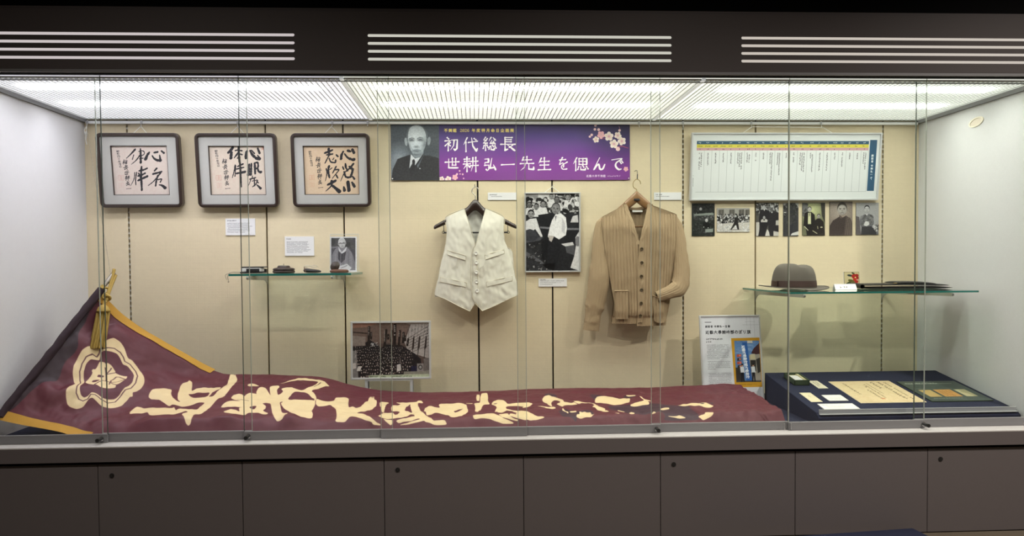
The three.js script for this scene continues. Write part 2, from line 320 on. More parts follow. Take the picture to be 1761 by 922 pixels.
function photoGrain(c, amp, seed, [x0, y0, w, h] = [0, 0, c.canvas.width, c.canvas.height]) {   // silver-print grain: soft focus, uneven emulsion and fine specks
  const d = c.getImageData(x0, y0, w, h), s = Uint8ClampedArray.from(d.data), r = rng(seed), k = Math.max(w, h) / 400;
  for (let y = 0; y < h; y++) for (let x = 0; x < w; x++) {
    const n = (r() - 0.5) * amp + 15 * noise(x / (7 * k) + seed, y / (7 * k)) + 12 * noise(x / (22 * k), y / (22 * k) - seed) + 9 * noise(x / (3 * k), y / (3 * k));
    for (let q = 0; q < 3; q++) { let t = 0, m = 0; for (let j = -2; j <= 2; j++) for (let i = -2; i <= 2; i++) { const X = x + i, Y = y + j; if (X >= 0 && Y >= 0 && X < w && Y < h) { t += s[(Y * w + X) * 4 + q]; m++; } } const v = t / m; d.data[(y * w + x) * 4 + q] = v + n * (0.5 + 0.3 * v / 255); }
  }
  c.putImageData(d, x0, y0);
}
const soft = (c, x, y, a, b2, rgb, alpha) => { c.save(); c.translate(x, y); c.scale(a, b2); const g = c.createRadialGradient(0, 0, 0, 0, 0, 1); g.addColorStop(0, `rgba(${rgb},${alpha})`); g.addColorStop(1, `rgba(${rgb},0)`); c.fillStyle = g; c.beginPath(); c.arc(0, 0, 1, 0, 7); c.fill(); c.restore(); };
// one loaded brush stroke: width w0 -> w1 along the points
function inkStroke(c, pts, w0, w1, color) {
  const n = pts.length, q = [], cv = (i, t, a) => { const p0 = pts[Math.max(0, i - 1)][a], p1 = pts[i][a], p2 = pts[i + 1][a], p3 = pts[Math.min(n - 1, i + 2)][a]; return 0.5 * (2 * p1 + (-p0 + p2) * t + (2 * p0 - 5 * p1 + 4 * p2 - p3) * t * t + (-p0 + 3 * p1 - 3 * p2 + p3) * t * t * t); };
  for (let i = 0; i < n - 1; i++) for (let k = 0; k <= 24; k++) q.push([cv(i, k / 24, 0), cv(i, k / 24, 1)]);
  c.fillStyle = color; q.forEach(([x, y], i) => { const t = i / (q.length - 1), w = lerp(w0, w1, t) * (0.86 + 0.18 * noise(x / 30, y / 30)) * (0.8 + 0.2 * smooth(0, 0.12, t)); c.beginPath(); c.ellipse(x, y, w * 0.66, w * 0.50, -0.7, 0, 7); c.fill(); });
}
// a head in a monochrome print: skin oval, hair cap, brows, eyes, nose, mouth, ears
function printHead(c, x, y, r, skin, hair, { hairline = 0.35, tilt = 0, tint = 0 } = {}) {
  const g = c.createRadialGradient(x - r * 0.2, y - r * 0.2, r * 0.1, x, y, r * 1.35);
  g.addColorStop(0, grey(Math.min(255 - tint, skin + 14), tint)); g.addColorStop(0.7, grey(skin - 14, tint)); g.addColorStop(1, grey(Math.max(0, skin - 75), tint));
  c.save(); c.translate(x, y); c.rotate(tilt); c.translate(-x, -y);
  blob(c, x - r * 0.8, y + r * 0.1, r * 0.16, r * 0.28, grey(skin - 30, tint)); blob(c, x + r * 0.8, y + r * 0.1, r * 0.16, r * 0.28, grey(skin - 45, tint));
  blob(c, x, y - r * 0.18, r * 0.84, r * 0.98, grey(hair, tint));
  c.fillStyle = g; c.beginPath(); c.ellipse(x, y + r * hairline * 0.45, r * 0.78, r * (1.12 - hairline * 0.35), 0, 0, 7); c.fill();
  const dk = grey(Math.max(10, skin - 120), tint), md = grey(skin - 55, tint);
  for (const s of [-1, 1]) { c.strokeStyle = dk; c.lineWidth = r * 0.09; c.beginPath(); c.moveTo(x + s * r * 0.16, y - r * 0.06); c.lineTo(x + s * r * 0.52, y - r * 0.1); c.stroke(); blob(c, x + s * r * 0.34, y + r * 0.1, r * 0.14, r * 0.055, dk); }
  stroke(c, `${x} ${y + r * 0.1} ${x - r * 0.05} ${y + r * 0.42} ${x + r * 0.14} ${y + r * 0.45}`, r * 0.07, md); stroke(c, `${x - r * 0.25} ${y + r * 0.72} ${x} ${y + r * 0.67} ${x + r * 0.26} ${y + r * 0.72}`, r * 0.07, dk);
  c.restore();
}
const printed = (tex, roughness = 0.55, more = {}) => phys(0xffffff, roughness, { map: tex, ...more });
// a flat sheet or board with a printed front
const boardGeo = (w, h, t) => new THREE.BoxGeometry(w, h, t);
const board = (tex, edge = M.paperEdge, rough = 0.55, more = {}) => { const f = printed(tex, rough, more); return [edge, edge, edge, edge, f, edge]; };
// ---------------------------------------------------------------- the setting: gallery shell and showcase
const XL = -1.9227, XR = 2.32, FLOOR = 0.42, Y0 = -0.02;
const struct = (name, label, category, geometry, material) => solo(name, label, category, geometry, material, [0, 0, 0], null, 'structure');
struct('floor', 'brown carpeted gallery floor in front of the showcase', 'floor', metreUV(span(-5, 5.4, -0.1, 0, -0.3, 7.2)), M.carpet);
struct('ceiling', 'black unlit gallery ceiling above the fascia', 'ceiling', span(-5, 5.4, 3.0, 3.1, -0.3, 7.2), M.voidBlack);
struct('wall_rear', 'dark gallery wall facing the showcase', 'wall', span(-5, 5.4, 0, 3.0, 7.2, 7.3), mat(lin(0.05, 0.048, 0.046), 0.9));
struct('wall_gallery_left', 'dark gallery wall beyond one end of the showcase', 'wall', span(-5.1, -5, 0, 3.0, -0.3, 7.2), mat(lin(0.05, 0.048, 0.046), 0.9));
struct('wall_gallery_right', 'dark gallery wall beyond the other end of the showcase', 'wall', span(5.4, 5.5, 0, 3.0, -0.3, 7.2), mat(lin(0.05, 0.048, 0.046), 0.9));
struct('wall_bulkhead', 'black wall above the showcase fascia', 'wall', span(-5, 5.4, 2.10, 3.0, 0.70, 0.74), M.voidBlack);
struct('wall_left', 'pale lavender-grey end wall inside the showcase behind the flag pole', 'wall', metreUV(span(XL - 0.06, XL, FLOOR - 0.06, CEIL + 0.02, -0.06, 0.90)), M.sideWall);
struct('wall_right', 'pale grey end wall inside the showcase beside the navy plinth', 'wall', metreUV(span(XR, XR + 0.06, FLOOR - 0.06, CEIL + 0.02, -0.06, 0.90)), M.sideWall);
struct('wall_pier_left', 'dark taupe pier beside the flag pole end of the showcase', 'wall', metreUV(span(-5, XL - 0.0605, 0, 2.08, 0.84, 0.894)), M.fasciaPaint);
struct('wall_pier_right', 'dark taupe pier beside the plinth end of the showcase', 'wall', metreUV(span(XR + 0.0605, 5.4, 0, 2.08, 0.84, 0.894)), M.fasciaPaint);
struct('floor_showcase', 'navy cloth-covered floor inside the showcase', 'floor', metreUV(span(XL, XR, FLOOR - 0.06, FLOOR, -0.01, 0.845)), M.navyFelt);

// back wall: cloth panels with narrow gaps, a slotted channel behind each gap
const CHANNELS = [-1.718, -1.041, -0.656, 0.019, 0.399, 1.076, 1.455, 2.129], DASHED = [0, 5, 7];
{
  const wall = thing('wall_back', 'cream woven cloth back wall of the showcase with slotted channels', 'wall', [0, 0, 0], null, 'structure');
  const xs = [XL, ...CHANNELS, XR], gap = 0.0042;
  for (let i = 0; i < xs.length - 1; i++) {
    const a = xs[i] + (i ? gap : 0), b = xs[i + 1] - (i < xs.length - 2 ? gap : 0);
    part('wall_panel', metreUV(span(a, b, FLOOR - 0.02, CEIL, -0.025, 0)), M.wallCloth, wall);
  }
  CHANNELS.forEach((x, i) => {
    const ch = part('slotted_channel', span(x - 0.012, x + 0.012, FLOOR - 0.02, CEIL, -0.04, -0.026), M.rubber, wall, 'dark slotted shelf channel');
    const bars = [], dashed = DASHED.includes(i);
    for (let y = FLOOR + 0.02, k = 0; y < CEIL - 0.02; y += 0.026, k++) bars.push(box(0.0084, dashed ? 0.010 : 0.004, 0.003, x, y, dashed ? -0.004 : -0.0235));
    const b = part('slot_bars', bars, dashed ? M.greyBracket : M.darkMetal, ch); b.userData.kind = 'stuff';
  });
}
struct('wall_case_back', 'dark outer shell behind the showcase back wall', 'wall', span(XL - 0.06, XR + 0.06, Y0, CEIL + 0.25, -0.10, -0.042), M.voidBlack);
struct('trim_1', 'thin grey angle trim along the ceiling over the flag pole end', 'trim', span(XL, XL + 0.012, CEIL - 0.016, CEIL, 0, 0.86), mat(lin(0.20, 0.20, 0.20), 0.5));
struct('trim_2', 'thin grey angle trim along the ceiling over the navy plinth end', 'trim', span(XR - 0.012, XR, CEIL - 0.016, CEIL, 0, 0.86), mat(lin(0.20, 0.20, 0.20), 0.5));

// luminous ceiling: three bays, each an opal sheet with fine ribs; dividers between them
BAYS.forEach((b, i) => {
  const w = b.x1 - b.x0, names = ['over the framed calligraphy and flag crest', 'over the purple banner', 'over the timeline board and hat'];
  const o = thing('ceiling_light_panel', 'luminous ribbed ceiling panel of the showcase ' + names[i], 'light panel', [(b.x0 + b.x1) / 2, CEIL, 0.435], 'luminous ceiling panels');
  part('opal_sheet', box(w, 0.004, 0.86, 0, 0.0095, 0), mat(lin(0.8, 0.8, 0.8), 0.6, { emissive: lin(...b.tint), emissiveIntensity: 1.05 }), o);
  part('frame', [box(w, 0.005, 0.008, 0, 0.005, -0.431), box(w, 0.005, 0.008, 0, 0.005, 0.426), box(0.004, 0.005, 0.86, -w / 2 + 0.002, 0.005, 0), box(0.004, 0.005, 0.86, w / 2 - 0.002, 0.005, 0)], M.louvre, o);
  const ribs = [];
  for (let x = -w / 2 + 0.02; x < w / 2 - 0.012; x += 0.0205) ribs.push(box(0.0032, 0.0032, 0.85, x, 0.0018, 0));
  for (let z = -0.41; z < 0.42; z += 0.0205) ribs.push(box(w - 0.02, 0.0009, 0.0016, 0, 0.0003, z));
  const r = part('ribs', ribs, M.louvre, o, 'fine grid of pale ribs'); r.userData.kind = 'stuff';
});
for (const x of [-0.515, 0.924]) struct('trim_3', x < 0 ? 'pale divider between ceiling panels beside the calligraphy bay' : 'pale divider between ceiling panels beside the timeline bay', 'trim', span(x - 0.0075, x + 0.0075, CEIL - 0.0005, CEIL + 0.012, 0, 0.87), M.glowJoint);
struct('ceiling_showcase', 'lid closing the light box over the showcase', 'ceiling', span(XL - 0.06, XR + 0.06, CEIL + 0.012, CEIL + 0.03, -0.04, 0.83), M.card);

// fascia with three groups of four long slots, lit from a tube box behind
const FX0 = -2.6, FX1 = 3.1, FZ = 0.90;
{
  const s = new THREE.Shape(); s.moveTo(FX0, 1.8615); s.lineTo(FX1, 1.8615); s.lineTo(FX1, 2.088); s.lineTo(FX0, 2.088);
  for (const x0 of [-1.8786, -0.4066, 1.0654]) for (let k = 0; k < 4; k++) {
    const y = 1.9955 - k * 0.0303, r = 0.0056, h = new THREE.Path(), xe = x0 + 1.192;
    h.moveTo(x0 + r, y - r); h.lineTo(xe - r, y - r); h.absarc(xe - r, y, r, -Math.PI / 2, Math.PI / 2, false); h.lineTo(x0 + r, y + r); h.absarc(x0 + r, y, r, Math.PI / 2, Math.PI * 1.5, false);
    s.holes.push(h);
  }
  const f = thing('fascia', 'dark brown fascia above the glass with three groups of lit slots', 'fascia', [0, 0, 0], null, 'structure');
  part('face_plate', metreUV(new THREE.ExtrudeGeometry(s, { depth: 0.003, bevelEnabled: false, curveSegments: 8 }).translate(0, 0, FZ - 0.003)), M.fasciaPaint, f);
  part('top_cap', span(FX0, FX1, 2.082, 2.100, 0.70, FZ - 0.0035), M.fasciaPaint, f);
  [-1.8786, -0.4066, 1.0654].forEach((x0, i) => {
    const g = thing('slot_lamp', 'lit lamp box behind the fascia slots ' + ['over the calligraphy frames', 'over the purple banner', 'over the timeline board'][i], 'lamp', [x0 + 0.596, 1.95, 0.876], 'lamp boxes behind the fascia');
    const tint = [[0.66, 0.60, 0.60], [0.66, 0.65, 0.57], [0.66, 0.60, 0.53]][i];
    part('diffuser', box(1.26, 0.17, 0.004, 0, 0, 0), mat(lin(0.7, 0.7, 0.7), 0.8, { emissive: lin(...tint), emissiveIntensity: 0.85 }), g);
    part('housing', [box(1.28, 0.004, 0.03, 0, 0.088, -0.004), box(1.28, 0.004, 0.03, 0, -0.088, -0.004), box(0.004, 0.18, 0.03, -0.638, 0, -0.004), box(0.004, 0.18, 0.03, 0.638, 0, -0.004)], M.louvre, g);
  });
}
struct('trim_4', 'brushed grey head channel holding the top of the sliding glass', 'trim', [span(FX0, FX1, 1.850, 1.8610, 0.884, 0.899), span(FX0, FX1, 1.856, 1.861, 0.84, 0.884), span(XL, XR, 1.832, 1.861, 0.832, 0.842)], M.railPaint);
struct('trim_5', 'black rubber track above the sliding glass', 'trim', span(XL, XR, 1.8445, 1.8555, 0.8425, 0.8835), M.rubber);

// base: sill ledge, apron, recessed shadow gap, carcass
struct('sill_ledge', 'narrow pale ledge below the sliding glass', 'sill', [rbox(FX1 - FX0, 0.006, 0.10, 0.0015, (FX0 + FX1) / 2, 0.4152, 0.887)], M.ledge);
struct('base_apron', 'dark taupe apron board under the glass ledge', 'apron', metreUV(span(FX0, FX1, 0.3585, 0.412, 0.80, 0.936)), M.casePaint);
struct('base_carcass', 'dark carcass behind the cabinet doors', 'cabinet base', [span(FX0, FX1, 0, 0.3575, 0.86, 0.895), span(FX0, FX1, 0.0, FLOOR - 0.062, 0.0, 0.04)], M.rubber);
const DOORX = []; for (let k = -2; k < 8; k++) DOORX.push(-1.4555 + k * 0.5472);
const LOCKED = [1, 3, 5, 7, 9];
for (let k = 0; k < DOORX.length - 1; k++) {
  const a = DOORX[k] + 0.0012, b = DOORX[k + 1] - 0.0012, lock = k % 2 === 0;
  if (b < -2.2 || a > 2.6) continue;
  const where = ['', 'under the flag crest', 'under the flag, beside the crest door', 'under the group photograph', 'under the white waistcoat', 'under the cardigan', 'under the poster end of the flag', 'under the navy plinth', 'under the end wall'];
  const d = thing('cabinet_door', 'flat dark taupe cabinet door ' + (lock ? 'with keyhole ' : 'without keyhole ') + where[k], 'cabinet door', [(a + b) / 2, 0.004, 0.896], 'cabinet doors under the showcase');
  part('panel', metreUV(rbox(b - a, 0.342, 0.024, 0.0015, 0, 0.171, 0.012)), M.casePaint, d);
  if (lock) {
    const lx = -(b - a) / 2 + 0.052, l = part('lock', [cyl(0.0088, 0.003, lx, 0.298, 0.0252, 'z', 28)], M.rubber, d, 'round black lock');
    part('keyway', [box(0.0018, 0.007, 0.001, lx, 0.298, 0.0272)], M.darkMetal, l);
  }
}

// sliding glass panes on three tracks, each with its bottom rail
const PANES = [
  [XL + 0.004, -1.438, 1, 'over the flag crest'], [-1.467, -0.886, 0, 'in front of two calligraphy frames'], [-0.914, -0.331, 1, 'in front of the small glass shelf'],
  [-0.3755, 0.2035, 2, 'in front of the white waistcoat, on the foremost track'], [0.168, 0.747, 1, 'in front of the seated man photograph'], [0.712, 1.279, 0, 'in front of the cardigan sleeve'],
  [1.2735, 1.8435, 1, 'in front of the hat'], [1.808, XR - 0.004, 0, 'in front of the framed green document'],
];
for (const [x0, x1, track, where] of PANES) {
  const z = [0.850, 0.866, 0.880][track], w = x1 - x0;
  const p = thing('sliding_glass', 'clear sliding glass pane ' + where, 'glass pane', [(x0 + x1) / 2, 0.4186, z], 'sliding panes of the showcase');
  part('glass', new THREE.PlaneGeometry(w - 0.004, 1.41).translate(0, 0.735, 0), M.glass, p);
  for (const s of [-1, 1]) { const dark = s > 0 ? x1 === -1.438 || x1 === 1.279 : x0 === -0.914 || x0 === 1.808; part('polished_edge', box(0.0020, 1.41, 0.006, s * (w / 2 - 0.001), 0.735, 0), dark ? M.glassEdgeDark : M.glassEdge, p, dark ? 'dark greenish glass edge' : 'pale glass edge'); }
  const low = track === 2 ? -0.0 : 0.0;
  part('bottom_rail', rbox(w, track === 2 ? 0.037 : 0.034, 0.013, 0.002, 0, (track === 2 ? 0.0185 : 0.017) + low, 0), M.railPaint, p, 'grey aluminium bottom rail');
}
// cylinder locks on the rails
[[-1.459, 'near the flag crest'], [-0.895, 'below the second calligraphy frame'], [0.728, 'below the cardigan'], [1.836, 'below the framed green document']].forEach(([x, where], i) => {
  const o = thing('glass_lock', 'small black cylinder lock on the glass rail ' + where, 'lock', [x, 0.436, i === 0 ? 0.8735 : 0.8735], 'locks on the glass rails');
  const g = (...l) => join(l);
  part('barrel', g(cyl(0.0062, 0.030, 0, 0, 0.015, 'z', 20)), M.darkMetal, o);
  part('cap', g(cyl(0.0075, 0.010, 0, 0, 0.034, 'z', 20)), M.rubber, o);
  part('collar', g(cyl(0.0088, 0.003, 0, 0, 0.0028, 'z', 20)), M.chrome, o);
});
[1.2545, 1.2815].forEach((x, i) => solo('rail_clip', 'small pale clip on the glass rail below the poster, ' + (i ? 'on the plinth side' : 'on the flag side'), 'clip', rbox(0.006, 0.026, 0.005, 0.002), M.aluminium, [x, 0.436, 0.8755], 'clips on the glass rail'));

// oval cover on the end wall
{
  const o = thing('oval_cover', 'small cream oval cover plate high on the pale grey end wall', 'cover plate', [XR - 0.0005, 1.744, 0.466]);
  const e = new THREE.EllipseCurve(0, 0, 0.052, 0.021, 0, Math.PI * 2).getPoints(48), s = new THREE.Shape(e), h = new THREE.Path(new THREE.EllipseCurve(0, 0, 0.043, 0.0155, 0, Math.PI * 2).getPoints(48));
  s.holes.push(h);
  const turn = (g) => g.rotateY(-Math.PI / 2).rotateX(-0.12);
  part('rim', turn(new THREE.ExtrudeGeometry(s, { depth: 0.004, bevelEnabled: false })), mat(lin(0.86, 0.80, 0.66), 0.5), o);
  part('dish', turn(new THREE.ExtrudeGeometry(new THREE.Shape(new THREE.EllipseCurve(0, 0, 0.043, 0.0155, 0, Math.PI * 2).getPoints(48)), { depth: 0.001, bevelEnabled: false })), mat(lin(0.78, 0.70, 0.58), 0.6), o);
}
// gallery downlights
DOWNLIGHTS.forEach(([x, z, power], i) => {
  const o = thing('downlight', 'dim recessed downlight in the black gallery ceiling, ' + ['before the calligraphy', 'before the cardigan', 'before the plinth'][i], 'downlight', [x, 3.0, z], 'gallery downlights');
  part('trim_ring', new THREE.TorusGeometry(0.06, 0.008, 10, 32).rotateX(Math.PI / 2), M.black, o);
  part('lens', cyl(0.052, 0.006, 0, -0.004, 0, 'y', 32), M.lampGlow, o);
  const l = new THREE.SpotLight(lin(1, 0.90, 0.82), power, 0, 1.2, 0.6, 2); l.position.set(x, 2.98, z); l.target.position.set(x, 0, z - 0.3); l.shadow.radius = 3; l.name = 'downlight_beam';
  scene.add(l, l.target);
});
// navy board on the gallery floor
solo('floor_board', 'navy cloth-covered board lying on the carpet against the cabinet doors', 'board', metreUV(rbox(0.86, 0.034, 0.30, 0.008)), M.navyFelt, [1.34, 0.0172, 1.146]).rotation.y = 0.11;
// ---------------------------------------------------------------- picture rail, hooks and cords
{
  const r = thing('picture_rail', 'white metal picture rail along the top of the cream wall', 'rail', [0, 0, 0]);
  part('bar', rbox(XR - XL - 0.03, 0.013, 0.010, 0.002, (XL + XR) / 2, 1.8165, 0.016), mat(lin(0.78, 0.78, 0.76), 0.4), r);
  part('groove', box(XR - XL - 0.03, 0.004, 0.006, (XL + XR) / 2, 1.8265, 0.010), M.darkMetal, r);
}
const HOOKS = [[-1.897, 'at the flag pole end of the rail'], [-1.637, 'above the first calligraphy frame'], [-1.169, 'above the second calligraphy frame'], [-0.704, 'above the third calligraphy frame'], [-0.528, 'empty, between calligraphy and banner'], [0.842, 'above the purple banner corner'], [1.069, 'empty, beside the timeline board'], [1.424, 'above the timeline board, cardigan side'], [1.789, 'above the timeline board, plinth side']];
for (const [x, where] of HOOKS) {
  const h = thing('rail_hook', 'small metal hook on the picture rail ' + where, 'hook', [x, 1.8165, 0.0215], 'hooks on the picture rail');
  part('runner', rbox(0.010, 0.016, 0.005, 0.0015, 0, 0.001, 0.002), M.aluminium, h);
  part('hook_wire', tube([[0, -0.004, 0.005], [0, -0.016, 0.006], [0.001, -0.024, 0.010], [0.001, -0.020, 0.015]], 0.0014, 14, 6), M.chrome, h);
}
const cordTo = (o, from, to, r = 0.0016) => part('hanging_cord', [rod(from, to, r)], M.cord, o, 'white hanging cord');
// knotted loose cord and nylon line at the pole end
{
  const o = thing('loose_cord', 'short knotted white cord hanging from the rail corner', 'cord', [-1.897, 1.79, 0.036]);
  part('strands', [tube([[0, 0.006, 0], [0.004, -0.02, 0.004], [-0.003, -0.05, 0.003], [0.004, -0.085, 0.006]], 0.0021, 20, 6), tube([[0, 0.004, 0], [-0.008, -0.018, 0.004], [0.004, -0.04, 0.006], [-0.002, -0.062, 0.002]], 0.0018, 20, 6)], M.cord, o);
  part('knot', new THREE.TorusKnotGeometry(0.005, 0.002, 40, 6).translate(0.001, -0.03, 0.005), M.cord, o);
  solo('nylon_line', 'thin line from the rail corner down to the flag pole tip', 'line', [rod([-1.897, 1.795, 0.034], [-1.645, 1.04, 0.355], 0.0009, 6)], M.nylon);
}

// ---------------------------------------------------------------- framed calligraphy
const INK = '#2c2b2f';
// the large characters are running-hand brush strokes: "width start-end: points" in a 900 x 780 sheet
function sheetOfCalligraphy(bg, [x0, y0, w0, h0, shear], ink, sign, seals) {
  return canvasTex(640, 566, (c, w, h) => {
    fillAll(c, bg); const r = rng(ink.length + seals.length);
    for (let i = 0; i < 900; i++) { c.globalAlpha = 0.05; blob(c, r() * w, r() * h, 4 + r() * 22, 2 + r() * 8, r() < 0.5 ? '#fff4e2' : '#b79a7d', r() * 3); } c.globalAlpha = 1;
    const sx = w / w0, sy = h / h0;
    for (const s of ink.split('/')) { const [wd, p] = s.split(':'), [a, b = a] = wd.split('-').map(Number); inkStroke(c, pairs(p).map(([x, y]) => [(x - x0 - ((y - y0) / h0) * shear) * sx, (y - y0) * sy]), a * sx, b * sx, INK); }
    const [gx, sy0, sy1] = sign, n = 6; [...'総長世耕弘一'].forEach((ch, i) => glyph(c, ch, (gx + 0.006 * i) * w, lerp(sy0, sy1, i / n) * h, 0.085 * w, ((sy1 - sy0) / n) * 0.92 * h, 6.5, INK, { wobble: 10, slant: 0.25, seed: i }));
    const [dx, dy0, dy1] = seals[0]; [...'昭和四十年月日'].forEach((ch, i) => glyph(c, ch, (dx + 0.004 * i) * w, lerp(dy0, dy1, i / 7) * h, 0.05 * w, ((dy1 - dy0) / 7) * 0.9 * h, 3.4, INK, { wobble: 10, seed: i }));
    for (const [x, y, s, a] of seals.slice(1)) { c.globalAlpha = a; c.strokeStyle = '#c0503c'; c.lineWidth = 3; c.strokeRect(x * w, y * h, s * w, s * h * 1.1); for (let k = 0; k < 4; k++) { stroke(c, `${(x + s * 0.22) * w} ${(y + s * (0.2 + k * 0.22)) * h} ${(x + s * 0.8) * w} ${(y + s * (0.2 + k * 0.22)) * h}`, 2.5, '#c0503c'); } stroke(c, `${(x + s * 0.5) * w} ${(y + s * 0.1) * h} ${(x + s * 0.5) * w} ${(y + s) * h}`, 2.5, '#c0503c'); c.globalAlpha = 1; }
  });
}
const INK_1 = '34-50: 722,148 690,195 668,248/18-44: 768,195 800,240 850,268 898,272/44-12: 898,272 892,230 884,185/26-32: 798,150 850,142/20-34: 910,122 952,156/38-10: 505,98 440,170 368,238/16-14: 482,185 462,255/26-9: 578,190 520,268 445,332/26-34: 585,92 590,180 592,305/14: 560,132 615,122 645,140 640,178 590,202/15: 572,246 628,236/34-28: 842,394 808,432/30-32: 782,482 850,466 918,446/30-12: 912,452 860,520 790,600 712,662/26-28: 862,500 840,580 828,664/20: 862,572 918,560 900,610/18-44: 884,650 930,662 978,700/18-8: 500,458 488,560 436,664/18-16: 530,455 514,560 518,650/34-30: 605,368 598,500 606,620 612,735/22-34: 566,432 630,420 690,394/28: 552,512 620,490 660,470/36-34: 552,582 620,552 694,518/24: 560,470 585,520 600,556';
const INK_2 = '36-44: 658,158 640,210 640,272/26-50: 700,152 738,220 800,274 852,286/46-12: 850,286 838,255 818,226/16-22: 722,148 772,202/26-36: 820,118 852,196/50-40: 432,108 400,150 364,186/42-44: 410,178 404,272/28-34: 518,98 526,200 540,335/22-24: 470,156 520,148 576,160/34-18: 512,196 456,268/18-24: 536,206 580,220/20: 505,272 545,264/20-12: 470,378 456,470 428,578/18-16: 480,388 474,470 470,556/34-16: 545,338 556,500 566,640 572,726/24-34: 508,404 590,366/26: 490,444 604,418/32-42: 494,512 560,500 622,488/34-46: 690,368 682,450 680,532/30-34: 724,358 722,450 718,532/18: 690,440 722,436/24-32: 770,352 822,344 828,418 782,442/34-30: 776,350 782,440 786,516/22-40: 822,424 840,480 874,492/14-18: 742,548 742,582/20-22: 700,602 745,592 792,578/18-8: 722,590 704,650 672,722/18: 740,632 822,620 800,678 748,722/18: 772,598 780,706/16-40: 812,690 842,716 874,748/16: 806,640 842,662';
const INK_3 = '34-42: 718,166 694,220 688,276/22-46: 738,196 790,258 850,286 890,290/38-34: 788,148 832,164/38-46: 858,128 888,184/20-24: 714,400 734,442/24-30: 756,352 764,404/38-10: 882,356 830,420 745,500 688,626/26: 756,398 795,465/26-32: 738,478 766,556 822,572/30-36: 818,398 872,450 842,562/24: 830,432 884,440/22-34: 872,552 904,594/46-50: 800,636 812,700 822,774/26-42: 738,716 752,774/32-40: 866,646 908,714/36-40: 490,118 500,214/34: 428,188 490,166 548,142/28: 460,216 552,204/24-20: 500,220 470,280 438,344/22-26: 500,268 530,326 598,334 602,300/16: 558,292 574,268/20-26: 608,212 638,242/24-10: 458,430 470,510 448,624/34-28: 502,388 490,470 512,572/18: 516,444 548,420/26-18: 612,398 560,502/24-14: 588,450 656,450 612,512 556,584/18-24: 608,518 642,578/40-46: 486,684 545,656 604,622/40-12: 546,622 542,700 458,784/30-54: 548,690 600,730 672,792';
const CALLI = [
  { x: -1.637, y: 1.581, w: 0.398, tex: sheetOfCalligraphy('#dccfc3', [130, 45, 875, 762, 58], INK_1, [0.185, 0.28, 0.93], [[0.085, 0.09, 0.45], [0.09, 0.60, 0.09, 0.35], [0.09, 0.76, 0.08, 0.15]]), note: 'of four large characters, the outermost of three' },
  { x: -1.167, y: 1.580, w: 0.393, tex: sheetOfCalligraphy('#ddd0be', [58, 85, 868, 762, 45], INK_2, [0.225, 0.26, 0.93], [[0.10, 0.08, 0.43], [0.10, 0.60, 0.09, 0.5], [0.11, 0.76, 0.08, 0.25], [0.945, 0.02, 0.05, 0.7]]), note: 'of five bold characters with red seals' },
  { x: -0.707, y: 1.580, w: 0.386, tex: sheetOfCalligraphy('#dcc4a4', [95, 78, 858, 760, 40], INK_3, [0.215, 0.22, 0.92], [[0.09, 0.10, 0.42], [0.09, 0.60, 0.085, 0.4], [0.09, 0.75, 0.08, 0.2]]), note: 'on browned paper of six bold characters' },
];
CALLI.forEach((f, i) => {
  const h = 0.362, o = thing('calligraphy_frame', 'dark brown round-cornered frame with calligraphy ' + f.note, 'picture frame', [f.x, f.y - h / 2, 0.006], 'framed calligraphy on the cream wall');
  const t = 0.115, up = (g) => g.translate(0, h / 2, 0).rotateX(t);
  part('frame', up(ring(f.w, h, 0.0165, 0.036, 0.026, 0.013, 0.004)), M.brownFrame, o);
  part('backing_board', up(box(f.w - 0.034, h - 0.034, 0.004, 0, 0, 0.006)), M.paperEdge, o);
  const mw = f.w - 0.031, mh = h - 0.031, s = roundRect(mw, mh, 0.010); s.holes.push(roundRect(0.272, 0.241, 0.0006, THREE.Path));
  part('mat_board', up(new THREE.ExtrudeGeometry(s, { depth: 0.003, bevelEnabled: false }).translate(0, 0, 0.021)), M.matBoard, o, 'pale grey mat board');
  part('mat_lip', up(ring(0.278, 0.247, 0.0058, 0.014, 0.001, 0.0005, 0.0005).translate(0, 0, 0.0085)), M.darkWood, o, 'thin dark inner edge');
  part('artwork', up(boardGeo(0.270, 0.239, 0.002).translate(0, 0, 0.0115)), board(f.tex, M.paperEdge, 0.8), o);
  const top = new THREE.Vector3(0, h * 0.93, 0.004).applyAxisAngle(new THREE.Vector3(1, 0, 0), t), hy = 1.8165 - 0.02 - (f.y - h / 2);
  for (const s2 of [-1, 1]) cordTo(o, [0, hy, 0.024], [s2 * 0.055, top.y, top.z]);
});

